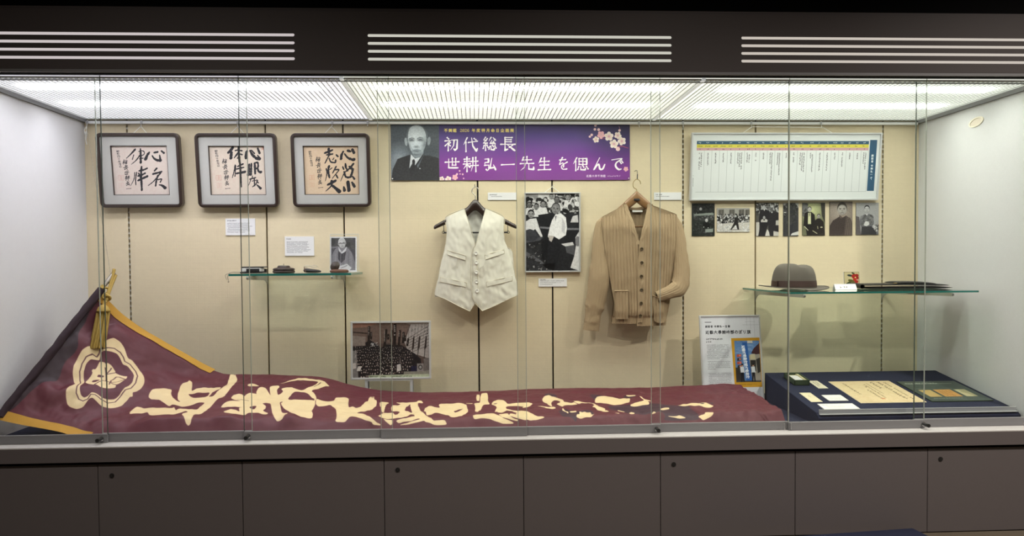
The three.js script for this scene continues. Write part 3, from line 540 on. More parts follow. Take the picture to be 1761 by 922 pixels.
// ---------------------------------------------------------------- purple banner
const blossom = (c, x, y, r, rot, pink = 0) => {
  for (let k = 0; k < 5; k++) { const a = rot + (k * Math.PI * 2) / 5; blob(c, x + Math.cos(a) * r * 0.58, y + Math.sin(a) * r * 0.58, r * 0.45, r * 0.42, pink ? '#f3b9c4' : k % 2 ? '#f6e6da' : '#fbeee6', a); }
  blob(c, x, y, r * 0.3, r * 0.3, '#f2cfd0'); for (let k = 0; k < 9; k++) { const a = k * 0.7; stroke(c, `${x} ${y} ${x + Math.cos(a) * r * 0.5} ${y + Math.sin(a) * r * 0.5}`, r * 0.05, '#d99aa8'); blob(c, x + Math.cos(a) * r * 0.52, y + Math.sin(a) * r * 0.52, r * 0.05, r * 0.05, '#e0b04c'); }
};
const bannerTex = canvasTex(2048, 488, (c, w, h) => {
  view(c, 48, 45, 1692, 437);
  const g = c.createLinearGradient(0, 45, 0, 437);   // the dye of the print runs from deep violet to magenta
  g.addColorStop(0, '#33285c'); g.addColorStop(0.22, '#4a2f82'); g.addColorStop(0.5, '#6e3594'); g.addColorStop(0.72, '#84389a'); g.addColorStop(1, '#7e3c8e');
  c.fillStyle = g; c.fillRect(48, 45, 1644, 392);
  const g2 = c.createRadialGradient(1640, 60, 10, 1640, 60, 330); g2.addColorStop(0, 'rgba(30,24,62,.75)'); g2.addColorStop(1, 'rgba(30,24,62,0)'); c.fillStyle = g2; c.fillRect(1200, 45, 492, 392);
  // lettering
  let x = 412; for (const ch of '不倒館') { glyph(c, ch, x, 86, 24, 24, 4.2, '#f2dd7c', { pen: true }); x += 30; }
  c.fillStyle = '#f2dd7c'; c.font = 'bold 29px serif'; c.textBaseline = 'alphabetic'; c.fillText('2026', 519, 108);
  x = 600; for (const ch of '年度祥月命日企画展') { glyph(c, ch, x, 86, 25, 24, 4.2, '#f2dd7c', { pen: true }); x += 33; }
  [['初', 410, 142, 102, 98], ['代', 536, 142, 108, 104], ['総', 672, 140, 100, 100], ['長', 792, 138, 112, 104]].forEach(([ch, a, b, ww, hh]) => glyph(c, ch, a, b, ww, hh, 9.6, '#fdf8fb'));
  [['世', 412, 280, 104, 90], ['耕', 536, 274, 110, 110], ['弘', 676, 280, 94, 96], ['一', 794, 290, 104, 80], ['先', 926, 272, 104, 104], ['生', 1050, 280, 96, 94], ['を', 1190, 280, 74, 90], ['偲', 1292, 280, 116, 96], ['ん', 1432, 278, 92, 94], ['で', 1558, 276, 92, 96]].forEach(([ch, a, b, ww, hh]) => glyph(c, ch, a, b, ww, hh, 9.4, '#fdf8fb', { wobble: 'をんで'.includes(ch) ? 0.01 : 0 }));
  x = 1388; for (const ch of '近畿大学不倒館') { glyph(c, ch, x, 401, 17, 17, 2.1, '#eadbf0', { pen: true }); x += 19.5; }
  smallPrint(c, 1534, 405, 128, 9, 12, 1, '#e3d2ea', 5, false, 1);
  // plum blossom
  stroke(c, '1680 218 1640 205 1600 212', 5, '#a8456a'); stroke(c, '1600 150 1560 125 1520 152 1470 156', 3.5, '#9c4468'); stroke(c, '1500 108 1478 90', 3, '#9c4468'); stroke(c, '1626 92 1616 66', 2.5, '#c98aa0');
  [[1492, 128, 27, 0.3, 1], [1547, 138, 32, -0.3], [1457, 160, 22, 0.8], [1609, 131, 25, 0.2], [1637, 170, 29, 0.6], [1582, 190, 31, -0.2]].forEach((b) => blossom(c, ...b));
  [[1453, 63, 9], [1449, 90, 9], [1475, 92, 10], [1427, 128, 9], [1414, 140, 8], [1621, 97, 9], [1609, 224, 15]].forEach(([a, b, r]) => blob(c, a, b, r, r, '#f4cfcf'));
  blossom(c, 1664, 362, 17, 0.4, 1); blossom(c, 483, 417, 20, 0.2, 1); blossom(c, 437, 430, 22, 0.7); blossom(c, 393, 428, 18, 0); [[515, 373, 6], [536, 396, 6], [518, 394, 5], [542, 424, 5], [497, 395, 7]].forEach(([a, b, r]) => blob(c, a, b, r, r, '#f3c3d0'));
  // portrait photograph
  c.save(); c.beginPath(); c.rect(48, 45, 329, 392); c.clip(); const k = 4.002 / 8.38; c.transform(k, 0, 0, k, 40.02, 20.01);
  const bg = c.createLinearGradient(0, 60, 0, 875); bg.addColorStop(0, '#4d5661'); bg.addColorStop(0.5, '#3f474f'); bg.addColorStop(1, '#8b9299'); c.fillStyle = bg; c.fillRect(0, 50, 720, 850);
  const hl = c.createRadialGradient(140, 560, 20, 140, 560, 260); hl.addColorStop(0, 'rgba(165,176,186,.8)'); hl.addColorStop(1, 'rgba(165,176,186,0)'); c.fillStyle = hl; c.fillRect(0, 250, 500, 600);
  poly(c, '20 875 40 720 110 570 200 535 300 505 330 560 400 700 480 520 560 520 660 545 700 560 706 875', '#2a2a2e'); poly(c, '320 560 300 510 360 560 420 560 480 490 470 530 360 700 300 875 280 700', '#24242a');
  poly(c, '300 500 360 560 430 545 478 490 360 660 335 610 275 705', '#d5dbe0'); poly(c, '318 590 345 570 360 600 352 700 300 760 320 640', '#202024'); blob(c, 428, 704, 9, 9, '#cfd3d6');
  poly(c, '310 430 330 520 370 550 430 540 480 490 490 420', '#8d979f');
  blob(c, 235, 325, 22, 60, '#a4aeb6', -0.12); blob(c, 560, 315, 25, 62, '#8b959d', 0.12);
  blob(c, 390, 250, 150, 168, '#6f7a84'); poly(c, '245 260 250 170 300 100 400 80 480 100 520 170 535 260 500 300 500 180 440 110 330 110 275 180 268 290', '#59626b');
  const sk = c.createRadialGradient(360, 230, 30, 390, 300, 260); sk.addColorStop(0, '#dde6ec'); sk.addColorStop(0.55, '#c4cfd7'); sk.addColorStop(1, '#6d7882');
  c.fillStyle = sk; c.beginPath(); c.moveTo(262, 250); c.bezierCurveTo(265, 120, 330, 88, 390, 88); c.bezierCurveTo(460, 88, 515, 150, 522, 260); c.bezierCurveTo(528, 360, 500, 440, 455, 485); c.bezierCurveTo(420, 520, 360, 520, 330, 490); c.bezierCurveTo(285, 440, 258, 350, 262, 250); c.fill();
  for (const [x, y, a, b, k, al] of [[312, 300, 60, 34, '45,52,60', 0.75], [436, 296, 62, 34, '45,52,60', 0.75], [500, 360, 60, 130, '60,68,76', 0.55], [275, 380, 40, 90, '70,78,86', 0.5], [385, 400, 60, 26, '80,88,96', 0.6], [385, 460, 80, 30, '60,68,76', 0.65], [385, 505, 90, 26, '60,68,76', 0.5], [360, 150, 110, 60, '214,224,231', 0.7], [375, 345, 22, 46, '220,228,234', 0.6], [310, 360, 34, 40, '206,215,222', 0.6], [450, 352, 34, 40, '190,199,206', 0.5], [385, 486, 34, 14, '200,208,215', 0.5]]) soft(c, x, y, a, b, k, al);
  c.globalAlpha = 0.75; stroke(c, '278 284 318 268 350 278', 8, '#39414a'); stroke(c, '394 280 430 262 478 272', 8, '#39414a'); stroke(c, '290 308 320 300 342 308', 5, '#252b32'); stroke(c, '404 305 432 296 464 302', 5, '#252b32');
  c.globalAlpha = 0.5; stroke(c, '352 384 372 392 404 386', 6, '#4a525a'); stroke(c, '310 412 326 446', 5, '#5f6871'); stroke(c, '458 404 446 444', 5, '#5f6871'); c.globalAlpha = 0.8; stroke(c, '336 452 360 440 390 436 424 442 440 452', 5, '#3a424a'); c.globalAlpha = 0.35; stroke(c, '330 172 450 166', 3, '#7f8a93'); stroke(c, '325 200 455 194', 3, '#7f8a93'); c.globalAlpha = 1;
  c.restore(); photoGrain(c, 14, 3, [0, 0, 408, 488]);
});
{
  const o = thing('banner', 'purple exhibition banner with white characters, portrait photograph and plum blossom', 'banner', [0.191, 1.530, 0.0035]);
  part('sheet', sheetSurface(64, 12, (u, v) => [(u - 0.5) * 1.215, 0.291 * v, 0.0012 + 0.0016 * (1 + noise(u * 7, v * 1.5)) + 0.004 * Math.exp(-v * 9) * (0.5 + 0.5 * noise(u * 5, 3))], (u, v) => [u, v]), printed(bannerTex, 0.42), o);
  for (const [x, y] of [[-0.6, 0.284], [0.6, 0.284], [-0.6, 0.008], [0.6, 0.008]]) part('push_pin', cyl(0.003, 0.004, x, y, 0.008, 'z', 12), M.pearl, o);
}

// ---------------------------------------------------------------- caption cards
function caption(w, h, head, rows, seed) { const k = 1700; return canvasTex(Math.round(w * k), Math.round(h * k), (c, W, H) => { fillAll(c, '#e9e9ea'); if (head) smallPrint(c, W * 0.06, H * (rows > 2 ? 0.10 : 0.22), W * 0.42, 8.5, 9, 1, '#33343a', seed, false, 1); smallPrint(c, W * 0.06, H * (rows > 2 ? 0.26 : 0.48), W * 0.84, 6, (H * 0.62) / Math.max(rows, 2), rows, '#55565c', seed + 1, false, 0.8); }); }
[[-1.170, 1.300, 0.146, 0.084, 7, 'below the second calligraphy frame'], [-0.879, 1.202, 0.145, 0.097, 9, 'above the small glass shelf'], [0.143, 1.449, 0.145, 0.038, 1, 'beside the waistcoat hanger'], [0.399, 1.008, 0.146, 0.042, 3, 'below the seated man photograph'], [0.995, 1.447, 0.142, 0.039, 1, 'beside the cardigan hanger']].forEach(([x, y, w, h, n, where], i) =>
  solo('caption_card', 'small white printed caption card ' + where, 'caption card', boardGeo(w, h, 0.005), board(caption(w, h, true, n, 20 + i * 3), M.card, 0.7), [x, y, 0.0028], 'caption cards on the cream wall'));

// ---------------------------------------------------------------- seated man photograph in a thin silver frame
const seatedTex = canvasTex(512, 728, (c) => {
  view(c, 65, 150, 492, 765); fillAll(c, '#26272a');
  poly(c, '65 150 165 150 165 240 65 260', '#8c8c8c'); poly(c, '165 150 300 150 290 215 165 240', '#c9c9c9'); speckle(c, 160, 65, 190, 300, 320, [15, 40, 190, 215, 90], 16, 14, 3); speckle(c, 110, 300, 155, 490, 300, [20, 50, 90, 170, 205], 20, 13, 4);
  for (const [x, y, r, s] of [[95, 240, 22, 110], [150, 255, 22, 130], [205, 235, 24, 140], [270, 175, 20, 150], [315, 200, 24, 110], [400, 180, 22, 150]]) { poly(c, `${x - r * 1.6} ${y + r * 3.6} ${x - r} ${y + r} ${x + r} ${y + r} ${x + r * 1.8} ${y + r * 3.6}`, grey(215)); printHead(c, x, y, r, s, 25, { hairline: 0.3 }); }
  poly(c, '165 320 300 300 300 420 180 430', '#1c1d20'); poly(c, '180 410 300 420 490 425 490 440 330 440 180 425', '#75767a'); poly(c, '180 430 490 445 490 560 65 560', '#1f2023');
  poly(c, '66 480 150 470 205 495 180 520 70 540', '#4b4c50'); poly(c, '65 570 190 650 300 760 65 765', '#303135'); poly(c, '70 610 200 690 210 720 65 640', '#5d5e62'); speckle(c, 120, 65, 540, 300, 760, [25, 60, 90, 150, 40], 9, 5, 8);
  poly(c, '66 370 100 350 150 345 170 410 200 490 185 495 140 430 110 460 66 445', '#d6d6d6'); printHead(c, 108, 310, 30, 150, 22, { hairline: 0.5 }); poly(c, '66 470 130 450 180 490 120 530 66 520', '#33343a');
  poly(c, '66 440 100 430 150 450 150 485 66 490', '#3c3d42');
  poly(c, '190 530 250 500 330 510 330 620 290 760 215 730 225 680 190 670', '#191a1d'); poly(c, '250 500 385 470 350 560 300 760 230 740', '#202125'); poly(c, '190 710 300 700 290 760 240 750', '#0f0f11');
  poly(c, '300 320 345 305 385 340 395 420 385 480 330 515 290 490 270 530 240 490 258 410 275 360', '#e6e6e6'); poly(c, '245 480 290 490 270 535 250 520', '#b7b0aa'); poly(c, '355 340 380 400 375 470 350 450', '#c5c5c8'); poly(c, '298 330 312 325 304 370', '#77777b'); printHead(c, 305, 268, 40, 135, 60, { hairline: 0.25, tilt: 0.15 });
  poly(c, '345 550 440 535 450 560 380 570', '#d2d2d2'); poly(c, '380 570 455 560 450 640 390 620', '#55565a'); poly(c, '490 450 460 500 465 560 450 650 420 740 490 765', '#dcdcdc'); blob(c, 478, 530, 18, 40, '#7f7f82'); poly(c, '440 330 480 320 485 380 420 380', '#cdcdcd'); speckle(c, 60, 420, 190, 490, 290, [200, 225, 60, 170], 14, 22, 17);
  photoGrain(c, 26, 5);
});
{
  const o = thing('photo_frame', 'thin silver frame with photograph of a seated man in white shirt', 'picture frame', [0.398, 1.0615, 0.004]), h = 0.405, up = (g) => g.translate(0, h / 2, 0).rotateX(0.02);
  part('frame', up(ring(0.285, h, 0.0065, 0.018, 0.001, 0.0006, 0.001)), M.silverFrame, o);
  part('photograph', up(boardGeo(0.274, 0.394, 0.008).translate(0, 0, 0.007)), board(seatedTex, M.paperEdge, 0.35), o);
  for (const s of [-1, 1]) cordTo(o, [0, 0.434, 0.010], [s * 0.042, 0.402, 0.010]);
  part('wall_pin', tube([[0, 0.438, -0.004], [0, 0.437, 0.008], [0.012, 0.441, 0.012]], 0.0015, 10, 6), M.chrome, o);
}

// ---------------------------------------------------------------- timeline board
const timelineTex = canvasTex(2000, 700, (c) => {
  view(c, 108, 96, 1522, 580); fillAll(c, '#dfe3e2');
  c.fillStyle = '#2f5570'; c.fillRect(138, 146, 1300, 25); c.fillStyle = '#d9cf4e'; c.fillRect(138, 171, 1300, 25); c.fillStyle = '#c99fa4'; c.fillRect(138, 196, 1300, 20); c.fillStyle = '#2b5573'; c.fillRect(1446, 138, 54, 384);
  const xs = [138, 195, 252, 310, 368, 426, 498, 555, 612, 670, 727, 785, 842, 898, 970, 1040, 1096, 1153, 1210, 1268, 1325, 1382, 1438];
  const len = [235, 120, 260, 130, 155, 250, 205, 140, 105, 265, 205, 105, 205, 235, 175, 185, 225, 145, 150, 115, 95, 180], two = [1, 0, 0, 0, 0, 2, 1, 0, 0, 1, 1, 0, 0, 2, 1, 0, 0, 0, 0, 0, 0, 1];
  for (let i = 0; i < 22; i++) {
    const a = xs[i], b = xs[i + 1], m = (a + b) / 2; c.fillStyle = '#8f9694'; c.fillRect(b, 216, 1.6, 310);
    smallPrint(c, m - 15, 154, 28, 9, 10, 1, '#dfe8ea', 50 + i, false, 1); smallPrint(c, m - 22, 180, 44, 8.5, 9, 1, '#4c4a24', 80 + i, false, 1); smallPrint(c, m - 9, 202, 18, 8.5, 9, 1, '#5b3a3e', 110 + i, false, 1);
    const n = two[i]; for (let q = 0; q <= n; q++) smallPrint(c, m - 4 + n * 7 - q * 14, 232, len[i] * (q ? 0.72 : 1), 9.4, 14, 1, '#2f3132', 140 + i * 3 + q, true, 1);
  }
  c.fillStyle = '#8f9694'; c.fillRect(138, 526, 1300, 1.6);
  [...'創設者世耕弘一'].forEach((ch, i) => glyph(c, ch, 1463, 246 + i * 22 + (i > 2 ? 10 : 0), 18, 18, 2.4, '#e8eef0', { pen: true }));
  smallPrint(c, 1464, 416, 26, 16, 18, 1, '#e8eef0', 301, true, 1); smallPrint(c, 116, 400, 140, 5.5, 8, 1, '#777b7b', 305, true, 1);
});
{
  const h = 0.343, o = thing('timeline_board', 'wide silver-framed timeline board with blue, yellow and pink header bands', 'notice board', [1.597, 1.4235, 0.006]), t = 0.12, up = (g) => g.translate(0, h / 2, 0).rotateX(t);
  part('frame', up(ring(0.988, h, 0.0085, 0.022, 0.001, 0.0006, 0.0012)), M.silverFrame, o);
  part('print', up(boardGeo(0.972, 0.327, 0.012).translate(0, 0, 0.009)), board(timelineTex, M.paperEdge, 0.5), o);
  const top = new THREE.Vector3(0, h * 0.97, 0.004).applyAxisAngle(new THREE.Vector3(1, 0, 0), t), hy = 1.797 - 1.4235;
  cordTo(o, [-0.173, hy, 0.027], [-0.24, top.y, top.z]); cordTo(o, [-0.173, hy, 0.027], [0.192, hy - 0.003, 0.027]); cordTo(o, [0.192, hy, 0.027], [0.255, top.y, top.z]);
}

// ---------------------------------------------------------------- seven mounted photographs under the board
const suit = (c, x, y, r, tone, wide = 2.3) => poly(c, `${x - r * wide} ${y + r * 7} ${x - r * wide * 0.95} ${y + r * 2.6} ${x - r * 1.5} ${y + r * 1.5} ${x} ${y + r * 1.1} ${x + r * 1.5} ${y + r * 1.5} ${x + r * wide * 0.95} ${y + r * 2.6} ${x + r * wide} ${y + r * 7}`, tone);
const SNAPS = [
  { x: 1.180, y: 1.325, w: 0.119, h: 0.168, label: 'dark photograph of a man resting below a stone wall', draw(c) {
    view(c, 55, 100, 490, 735); fillAll(c, '#1f2722'); speckle(c, 200, 55, 100, 490, 280, [18, 30, 45, 60], 8, 40, 1); speckle(c, 260, 90, 290, 480, 420, [60, 90, 130, 45], 22, 6, 2); speckle(c, 200, 55, 420, 490, 735, [30, 55, 75, 40], 22, 9, 3); poly(c, '90 310 440 280 470 300 470 330 100 340', '#8b938b');
    printHead(c, 222, 205, 30, 170, 60); poly(c, '195 240 250 240 300 290 150 300', '#151a17'); poly(c, '260 560 265 480 330 455 400 490 395 580', '#0d0f0e'); printHead(c, 335, 430, 32, 200, 190); poly(c, '310 600 460 590 455 660 310 665', '#8d9690'); blob(c, 280, 560, 14, 10, '#b7bab5'); blob(c, 365, 575, 12, 9, '#b7bab5'); photoGrain(c, 30, 1); } },
  { x: 1.337, y: 1.323, w: 0.171, h: 0.123, label: 'landscape photograph of a man striding before a crowd', draw(c) {
    view(c, 530, 200, 1140, 640); fillAll(c, '#8d8b86'); poly(c, '530 200 1140 200 1140 360 530 340', '#a19e98'); for (const x of [560, 760, 940, 1060]) { poly(c, `${x} 230 ${x + 100} 225 ${x + 95} 340 ${x} 340`, '#5a5751'); stroke(c, `${x + 50} 225 ${x + 50} 340`, 6, '#8b8780'); } speckle(c, 170, 530, 320, 1140, 480, [30, 55, 190, 215, 40, 25], 16, 22, 5);
    poly(c, '530 490 1140 460 1140 640 530 640', '#cbc7bf'); speckle(c, 70, 530, 500, 1140, 640, [180, 215, 225, 165], 40, 6, 6); blob(c, 860, 600, 110, 9, '#8b8780'); for (const x of [600, 690, 790, 1000, 1090]) printHead(c, x, 345, 17, 185, 50);
    poly(c, '850 390 870 365 920 370 960 420 945 440 910 420 930 500 945 595 915 600 885 505 800 600 782 595 850 470 860 440', '#23211f'); printHead(c, 878, 350, 21, 200, 140); photoGrain(c, 24, 2); } },
  { x: 1.516, y: 1.325, w: 0.119, h: 0.171, label: 'photograph of three dark-suited figures, one holding a camera', draw(c) {
    view(c, 1268, 100, 1698, 735); fillAll(c, '#56544f'); speckle(c, 160, 1268, 100, 1698, 330, [60, 120, 170, 200, 40], 22, 20, 7); poly(c, '1268 470 1330 470 1330 735 1268 735', '#c5c2ba'); poly(c, '1480 600 1560 735 1430 735', '#cfccc4'); poly(c, '1600 640 1698 660 1698 735 1600 735', '#c3c0b8');
    poly(c, '1340 250 1400 225 1450 225 1520 260 1545 450 1480 560 1440 735 1310 735 1340 560 1320 400', '#262427'); poly(c, '1530 270 1600 250 1698 290 1698 660 1600 640 1590 735 1530 735 1500 560', '#2a282b'); printHead(c, 1420, 175, 38, 185, 35); poly(c, '1405 215 1440 215 1425 260', '#d9d9d6'); printHead(c, 1565, 245, 32, 110, 20); poly(c, '1545 270 1590 270 1570 300', '#c9c9c6'); printHead(c, 1422, 375, 28, 175, 25); poly(c, '1360 430 1400 405 1450 405 1490 430 1480 470 1360 470', '#c7c4be'); blob(c, 1422, 425, 20, 14, '#2a282a'); poly(c, '1645 440 1698 430 1698 530 1640 530', '#b5b2aa'); photoGrain(c, 24, 3); } },
  { x: 1.640, y: 1.324, w: 0.080, h: 0.171, label: 'narrow photograph of a dark standing figure among leaves', draw(c) {
    view(c, 65, 110, 325, 655); fillAll(c, '#38383c'); speckle(c, 160, 65, 110, 325, 330, [35, 60, 85, 110, 40], 20, 16, 11); poly(c, '65 110 130 110 90 150 65 150', '#9a9a94'); poly(c, '260 110 325 110 325 190 290 140', '#b0b0aa'); poly(c, '135 160 210 130 260 200 275 380 235 480 215 610 150 610 130 420', '#303036'); speckle(c, 60, 140, 170, 260, 460, [50, 60, 70], 16, 30, 13); blob(c, 95, 268, 22, 8, '#d5d5d0'); poly(c, '215 610 325 575 325 640 190 645', '#cfcfca'); printHead(c, 195, 165, 30, 70, 25); photoGrain(c, 20, 4); } },
  { x: 1.761, y: 1.325, w: 0.120, h: 0.169, label: 'greenish photograph of a standing young man beside a seated one', draw(c) {
    view(c, 395, 80, 775, 635); fillAll(c, '#8a8d6c'); const g = c.createRadialGradient(560, 200, 10, 560, 220, 240); g.addColorStop(0, '#c7cb97'); g.addColorStop(1, '#6f7158'); c.fillStyle = g; c.fillRect(395, 80, 380, 555); poly(c, '700 80 775 80 775 420 720 300', '#3b3a34'); speckle(c, 50, 395, 80, 480, 300, [90, 110, 70], 16, 40, 21);
    poly(c, '410 470 430 255 480 235 545 235 600 280 610 420 560 635 470 635 450 500', '#231f1e'); poly(c, '490 250 535 245 540 440 485 440', '#cfcfa6'); stroke(c, '514 255 512 300', 9, '#302c2a'); printHead(c, 515, 185, 38, 190, 25, { tint: 4 }); poly(c, '600 380 650 345 690 345 750 400 775 635 560 635', '#26211f'); printHead(c, 668, 305, 34, 160, 25, { tint: 4 }); stroke(c, '430 480 490 545', 13, '#c9c5a4'); stroke(c, '570 555 640 600', 11, '#c9c5a4'); blob(c, 715, 495, 20, 12, '#c4bf9e'); stroke(c, '650 480 655 520', 12, '#b9b493'); photoGrain(c, 22, 6); } },
  { x: 1.906, y: 1.328, w: 0.121, h: 0.175, label: 'sepia portrait photograph of a young man in a dark robe', draw(c) {
    view(c, 845, 65, 1225, 630); fillAll(c, '#8c8178'); const g = c.createRadialGradient(1010, 250, 30, 1010, 260, 330); g.addColorStop(0, '#a99d91'); g.addColorStop(1, '#776c64'); c.fillStyle = g; c.fillRect(845, 65, 380, 565);
    poly(c, '845 470 900 380 1000 320 1120 300 1190 350 1225 440 1225 630 845 630', '#423835'); poly(c, '1120 310 1190 340 1225 430 1225 630 1080 630', '#5a4f49'); for (let k = 0; k < 7; k++) stroke(c, `${1140 + k * 10} ${330 + k * 14} ${1090 + k * 18} 620`, 3.5, k % 2 ? '#8d8177' : '#3a312e'); poly(c, '1000 310 1030 350 1110 310 1100 280 1010 280', '#5d504a'); poly(c, '1010 290 1060 330 1115 300 1110 250 1010 250', '#9b8b7e'); printHead(c, 1052, 185, 96, 170, 62, { hairline: 0.5, tint: 6 }); photoGrain(c, 18, 7); } },
  { x: 2.046, y: 1.326, w: 0.121, h: 0.166, label: 'pale photograph of a youth with folded arms in a padded jacket', draw(c) {
    view(c, 1295, 70, 1680, 630); fillAll(c, '#a5a5a5'); poly(c, '1295 300 1350 320 1370 520 1380 630 1295 630', '#5d585a'); poly(c, '1540 500 1680 480 1680 630 1500 630', '#868688'); speckle(c, 40, 1580, 450, 1680, 560, [60, 190, 210, 90], 14, 12, 31);
    poly(c, '1365 330 1430 275 1520 265 1590 310 1600 440 1560 490 1600 560 1680 600 1680 630 1380 630 1390 500 1355 440', '#6d6d72'); speckle(c, 70, 1380, 290, 1585, 460, [95, 115, 130, 85], 14, 22, 33); poly(c, '1390 490 1560 480 1640 590 1640 630 1380 630', '#37363a'); poly(c, '1430 440 1460 390 1510 400 1520 450 1480 480 1430 470', '#d6d6d4'); poly(c, '1455 265 1500 265 1478 300', '#c9c9c9'); printHead(c, 1480, 175, 56, 190, 35, { hairline: 0.45 }); photoGrain(c, 20, 8); } },
];
SNAPS.forEach((s) => solo('mounted_photograph', s.label, 'photograph', boardGeo(s.w, s.h, 0.004), board(canvasTex(Math.round(s.w * 2300), Math.round(s.h * 2300), s.draw), M.darkMetal, 0.4), [s.x, s.y, 0.0024], 'photographs under the timeline board'));
// ---------------------------------------------------------------- garments
function edge(s) { const p = pairs(s); return (y) => { for (let i = 0; i < p.length - 1; i++) { const [xa, ya] = p[i], [xb, yb] = p[i + 1]; if ((y <= ya && y >= yb)) return ya === yb ? xb : lerp(xa, xb, (ya - y) / (ya - yb)); } return y > p[0][1] ? p[0][0] : p[p.length - 1][0]; }; }
// cloth panel between two edges, row by row; depth(x, y) gives how far it stands off the wall
function panel(nu, nv, y1, y0, left, right, depth) {
  return sheetSurface(nu, nv, (u, v) => { const y = lerp(y0, y1, v), x = lerp(left(y), right(y), u); return [x, y, depth(x, y)]; }, (u, v) => { const y = lerp(y0, y1, v); return [lerp(left(y), right(y), u), y]; });
}
const hem = (pts, r, sides = 6) => new THREE.TubeGeometry(new THREE.CatmullRomCurve3(pts.map(V3), false, 'centripetal'), pts.length * 5, r, sides, false);
function buttonGeo(r, t = 0.003) { return lathe([[0, 0], [r * 0.9, 0], [r, t * 0.35], [r * 0.95, t], [r * 0.72, t * 1.05], [r * 0.62, t * 0.6], [0, t * 0.55]], 20).rotateX(Math.PI / 2); }

{ // white waistcoat on a dark wooden hanger
  const L_OUT = '-0.050 1.381 -0.143 1.337 -0.136 1.281 -0.140 1.225 -0.148 1.185 -0.155 1.152 -0.170 1.096 -0.182 1.032 -0.198 0.971 -0.199 0.955 -0.155 0.936 -0.119 0.918 -0.071 0.893 -0.027 0.872';
  const L_IN = '-0.049 1.381 0.004 1.196 0.008 0.929 -0.025 0.872', R_IN = '0.058 1.381 0.004 1.197 -0.006 1.190 -0.009 0.933 0.036 0.873';
  const R_OUT = '0.060 1.381 0.149 1.336 0.146 1.280 0.151 1.223 0.164 1.189 0.188 1.168 0.195 1.093 0.206 1.028 0.215 0.967 0.215 0.951 0.176 0.934 0.136 0.915 0.087 0.893 0.038 0.873';
  const lo = edge(L_OUT), li = edge(L_IN), ri = edge(R_IN), ro = edge(R_OUT), cx = 0.007;
  const half = (y) => lerp(0.150, 0.212, smooth(1.25, 0.95, y));
  const fold = (x, y) => 0.0021 * noise(x * 14 + 3, y * 8) + 0.0011 * noise(x * 34, y * 22 + 9) + 0.0022 * Math.exp(-(((Math.abs(x - cx) - 0.075) / 0.010) ** 2)) * smooth(1.12, 1.0, y) + 0.0022 * noise(x * 9 + y * 16, 4.2) * smooth(1.08, 0.92, y);
  const front = (x, y) => { const q = clamp((x - cx) / half(y), -1, 1); return 0.070 + 0.050 * Math.sqrt(Math.max(0, 1 - q * q * 0.96)) * (0.55 + 0.45 * smooth(1.385, 1.28, y)) + fold(x, y) * 1.2; };
  const rear = (x, y) => { const q = clamp((x - cx) / half(y), -1, 1); return 0.068 - 0.030 * Math.sqrt(Math.max(0, 1 - q * q * 0.96)) + 0.004 * noise(x * 20, y * 14); };
  const o = thing('waistcoat', 'off-white cotton waistcoat with five pearl buttons on a dark hanger', 'waistcoat', [0, 0, 0]);
  part('back_lining', panel(60, 60, 1.383, 0.942, (y) => Math.min(lo(Math.max(y, 0.957)), -0.05), (y) => Math.max(ro(Math.max(y, 0.957)), 0.06), rear), M.satin, o, 'pale satin back lining');
  part('front_panel', panel(70, 110, 1.381, 0.872, lo, li, front), M.cottonVest, o);
  part('front_panel', panel(70, 110, 1.381, 0.873, ri, ro, (x, y) => front(x, y) + 0.0032), M.cottonVest, o);
  const along = (s, dz, fr = front) => pairs(s).map(([x, y]) => [x, y, fr(x, y) + dz]);
  part('edge_binding', [hem(along(L_OUT, 0), 0.0019), hem(along(L_IN, 0.0004), 0.0018), hem(along(R_IN, 0.004), 0.0018), hem(along(R_OUT, 0.0025), 0.0019)], M.vestSeam, o, 'stitched cotton edges');
  for (const s of ['-0.135 1.175 -0.041 1.146 -0.045 1.125 -0.131 1.152', '0.050 1.149 0.147 1.176 0.150 1.158 0.055 1.128', '-0.170 1.041 -0.040 1.014 -0.043 0.992 -0.172 1.019', '0.057 1.017 0.187 1.043 0.189 1.022 0.060 0.993']) {
    const [a, b, c2, d] = pairs(s), dz = a[0] > 0 ? 0.0062 : 0.003;
    const pt = (u, v) => { const x = lerp(lerp(d[0], c2[0], u), lerp(a[0], b[0], u), v), y = lerp(lerp(d[1], c2[1], u), lerp(a[1], b[1], u), v); return [x, y, front(x, y) + dz]; };
    const pk = part('pocket_welt', sheetSurface(20, 4, pt, (u, v) => pt(u, v).slice(0, 2)), M.cottonVest, o, 'slanted welt pocket');
    part('pocket_seam', [hem([pt(0, 0), pt(0.5, 0), pt(1, 0)], 0.0014), hem([pt(0, 1), pt(0.5, 1), pt(1, 1)], 0.0016), hem([pt(0, 0), pt(0, 1)], 0.0012), hem([pt(1, 0), pt(1, 1)], 0.0012)], M.vestSeam, pk);
  }
  for (const [x, y] of pairs('0.008 1.159 0.009 1.113 0.009 1.065 0.010 1.019 0.012 0.973')) part('button', buttonGeo(0.0095, 0.0045).translate(x, y, front(x, y) + 0.0042), M.pearl, o, 'round pearl button');

  const h = thing('clothes_hanger', 'dark wooden clothes hanger carrying the white waistcoat', 'hanger', [0.006, 1.32, 0.060]);
  const step = (t, a) => { for (let i = 0; i < t.length - 1; i++) if (a <= t[i + 1][0]) { const k = (a - t[i][0]) / (t[i + 1][0] - t[i][0]); return lerp(t[i][1], t[i + 1][1], i ? k : k * k * (3 - 2 * k)); } return t[t.length - 1][1]; };
  const rise = [[0, 0.081], [0.26, 0.041], [0.7, -0.001], [1, -0.032]], deep = [[0, 0.028], [0.26, 0.023], [0.7, 0.0135], [1, 0.0105]];
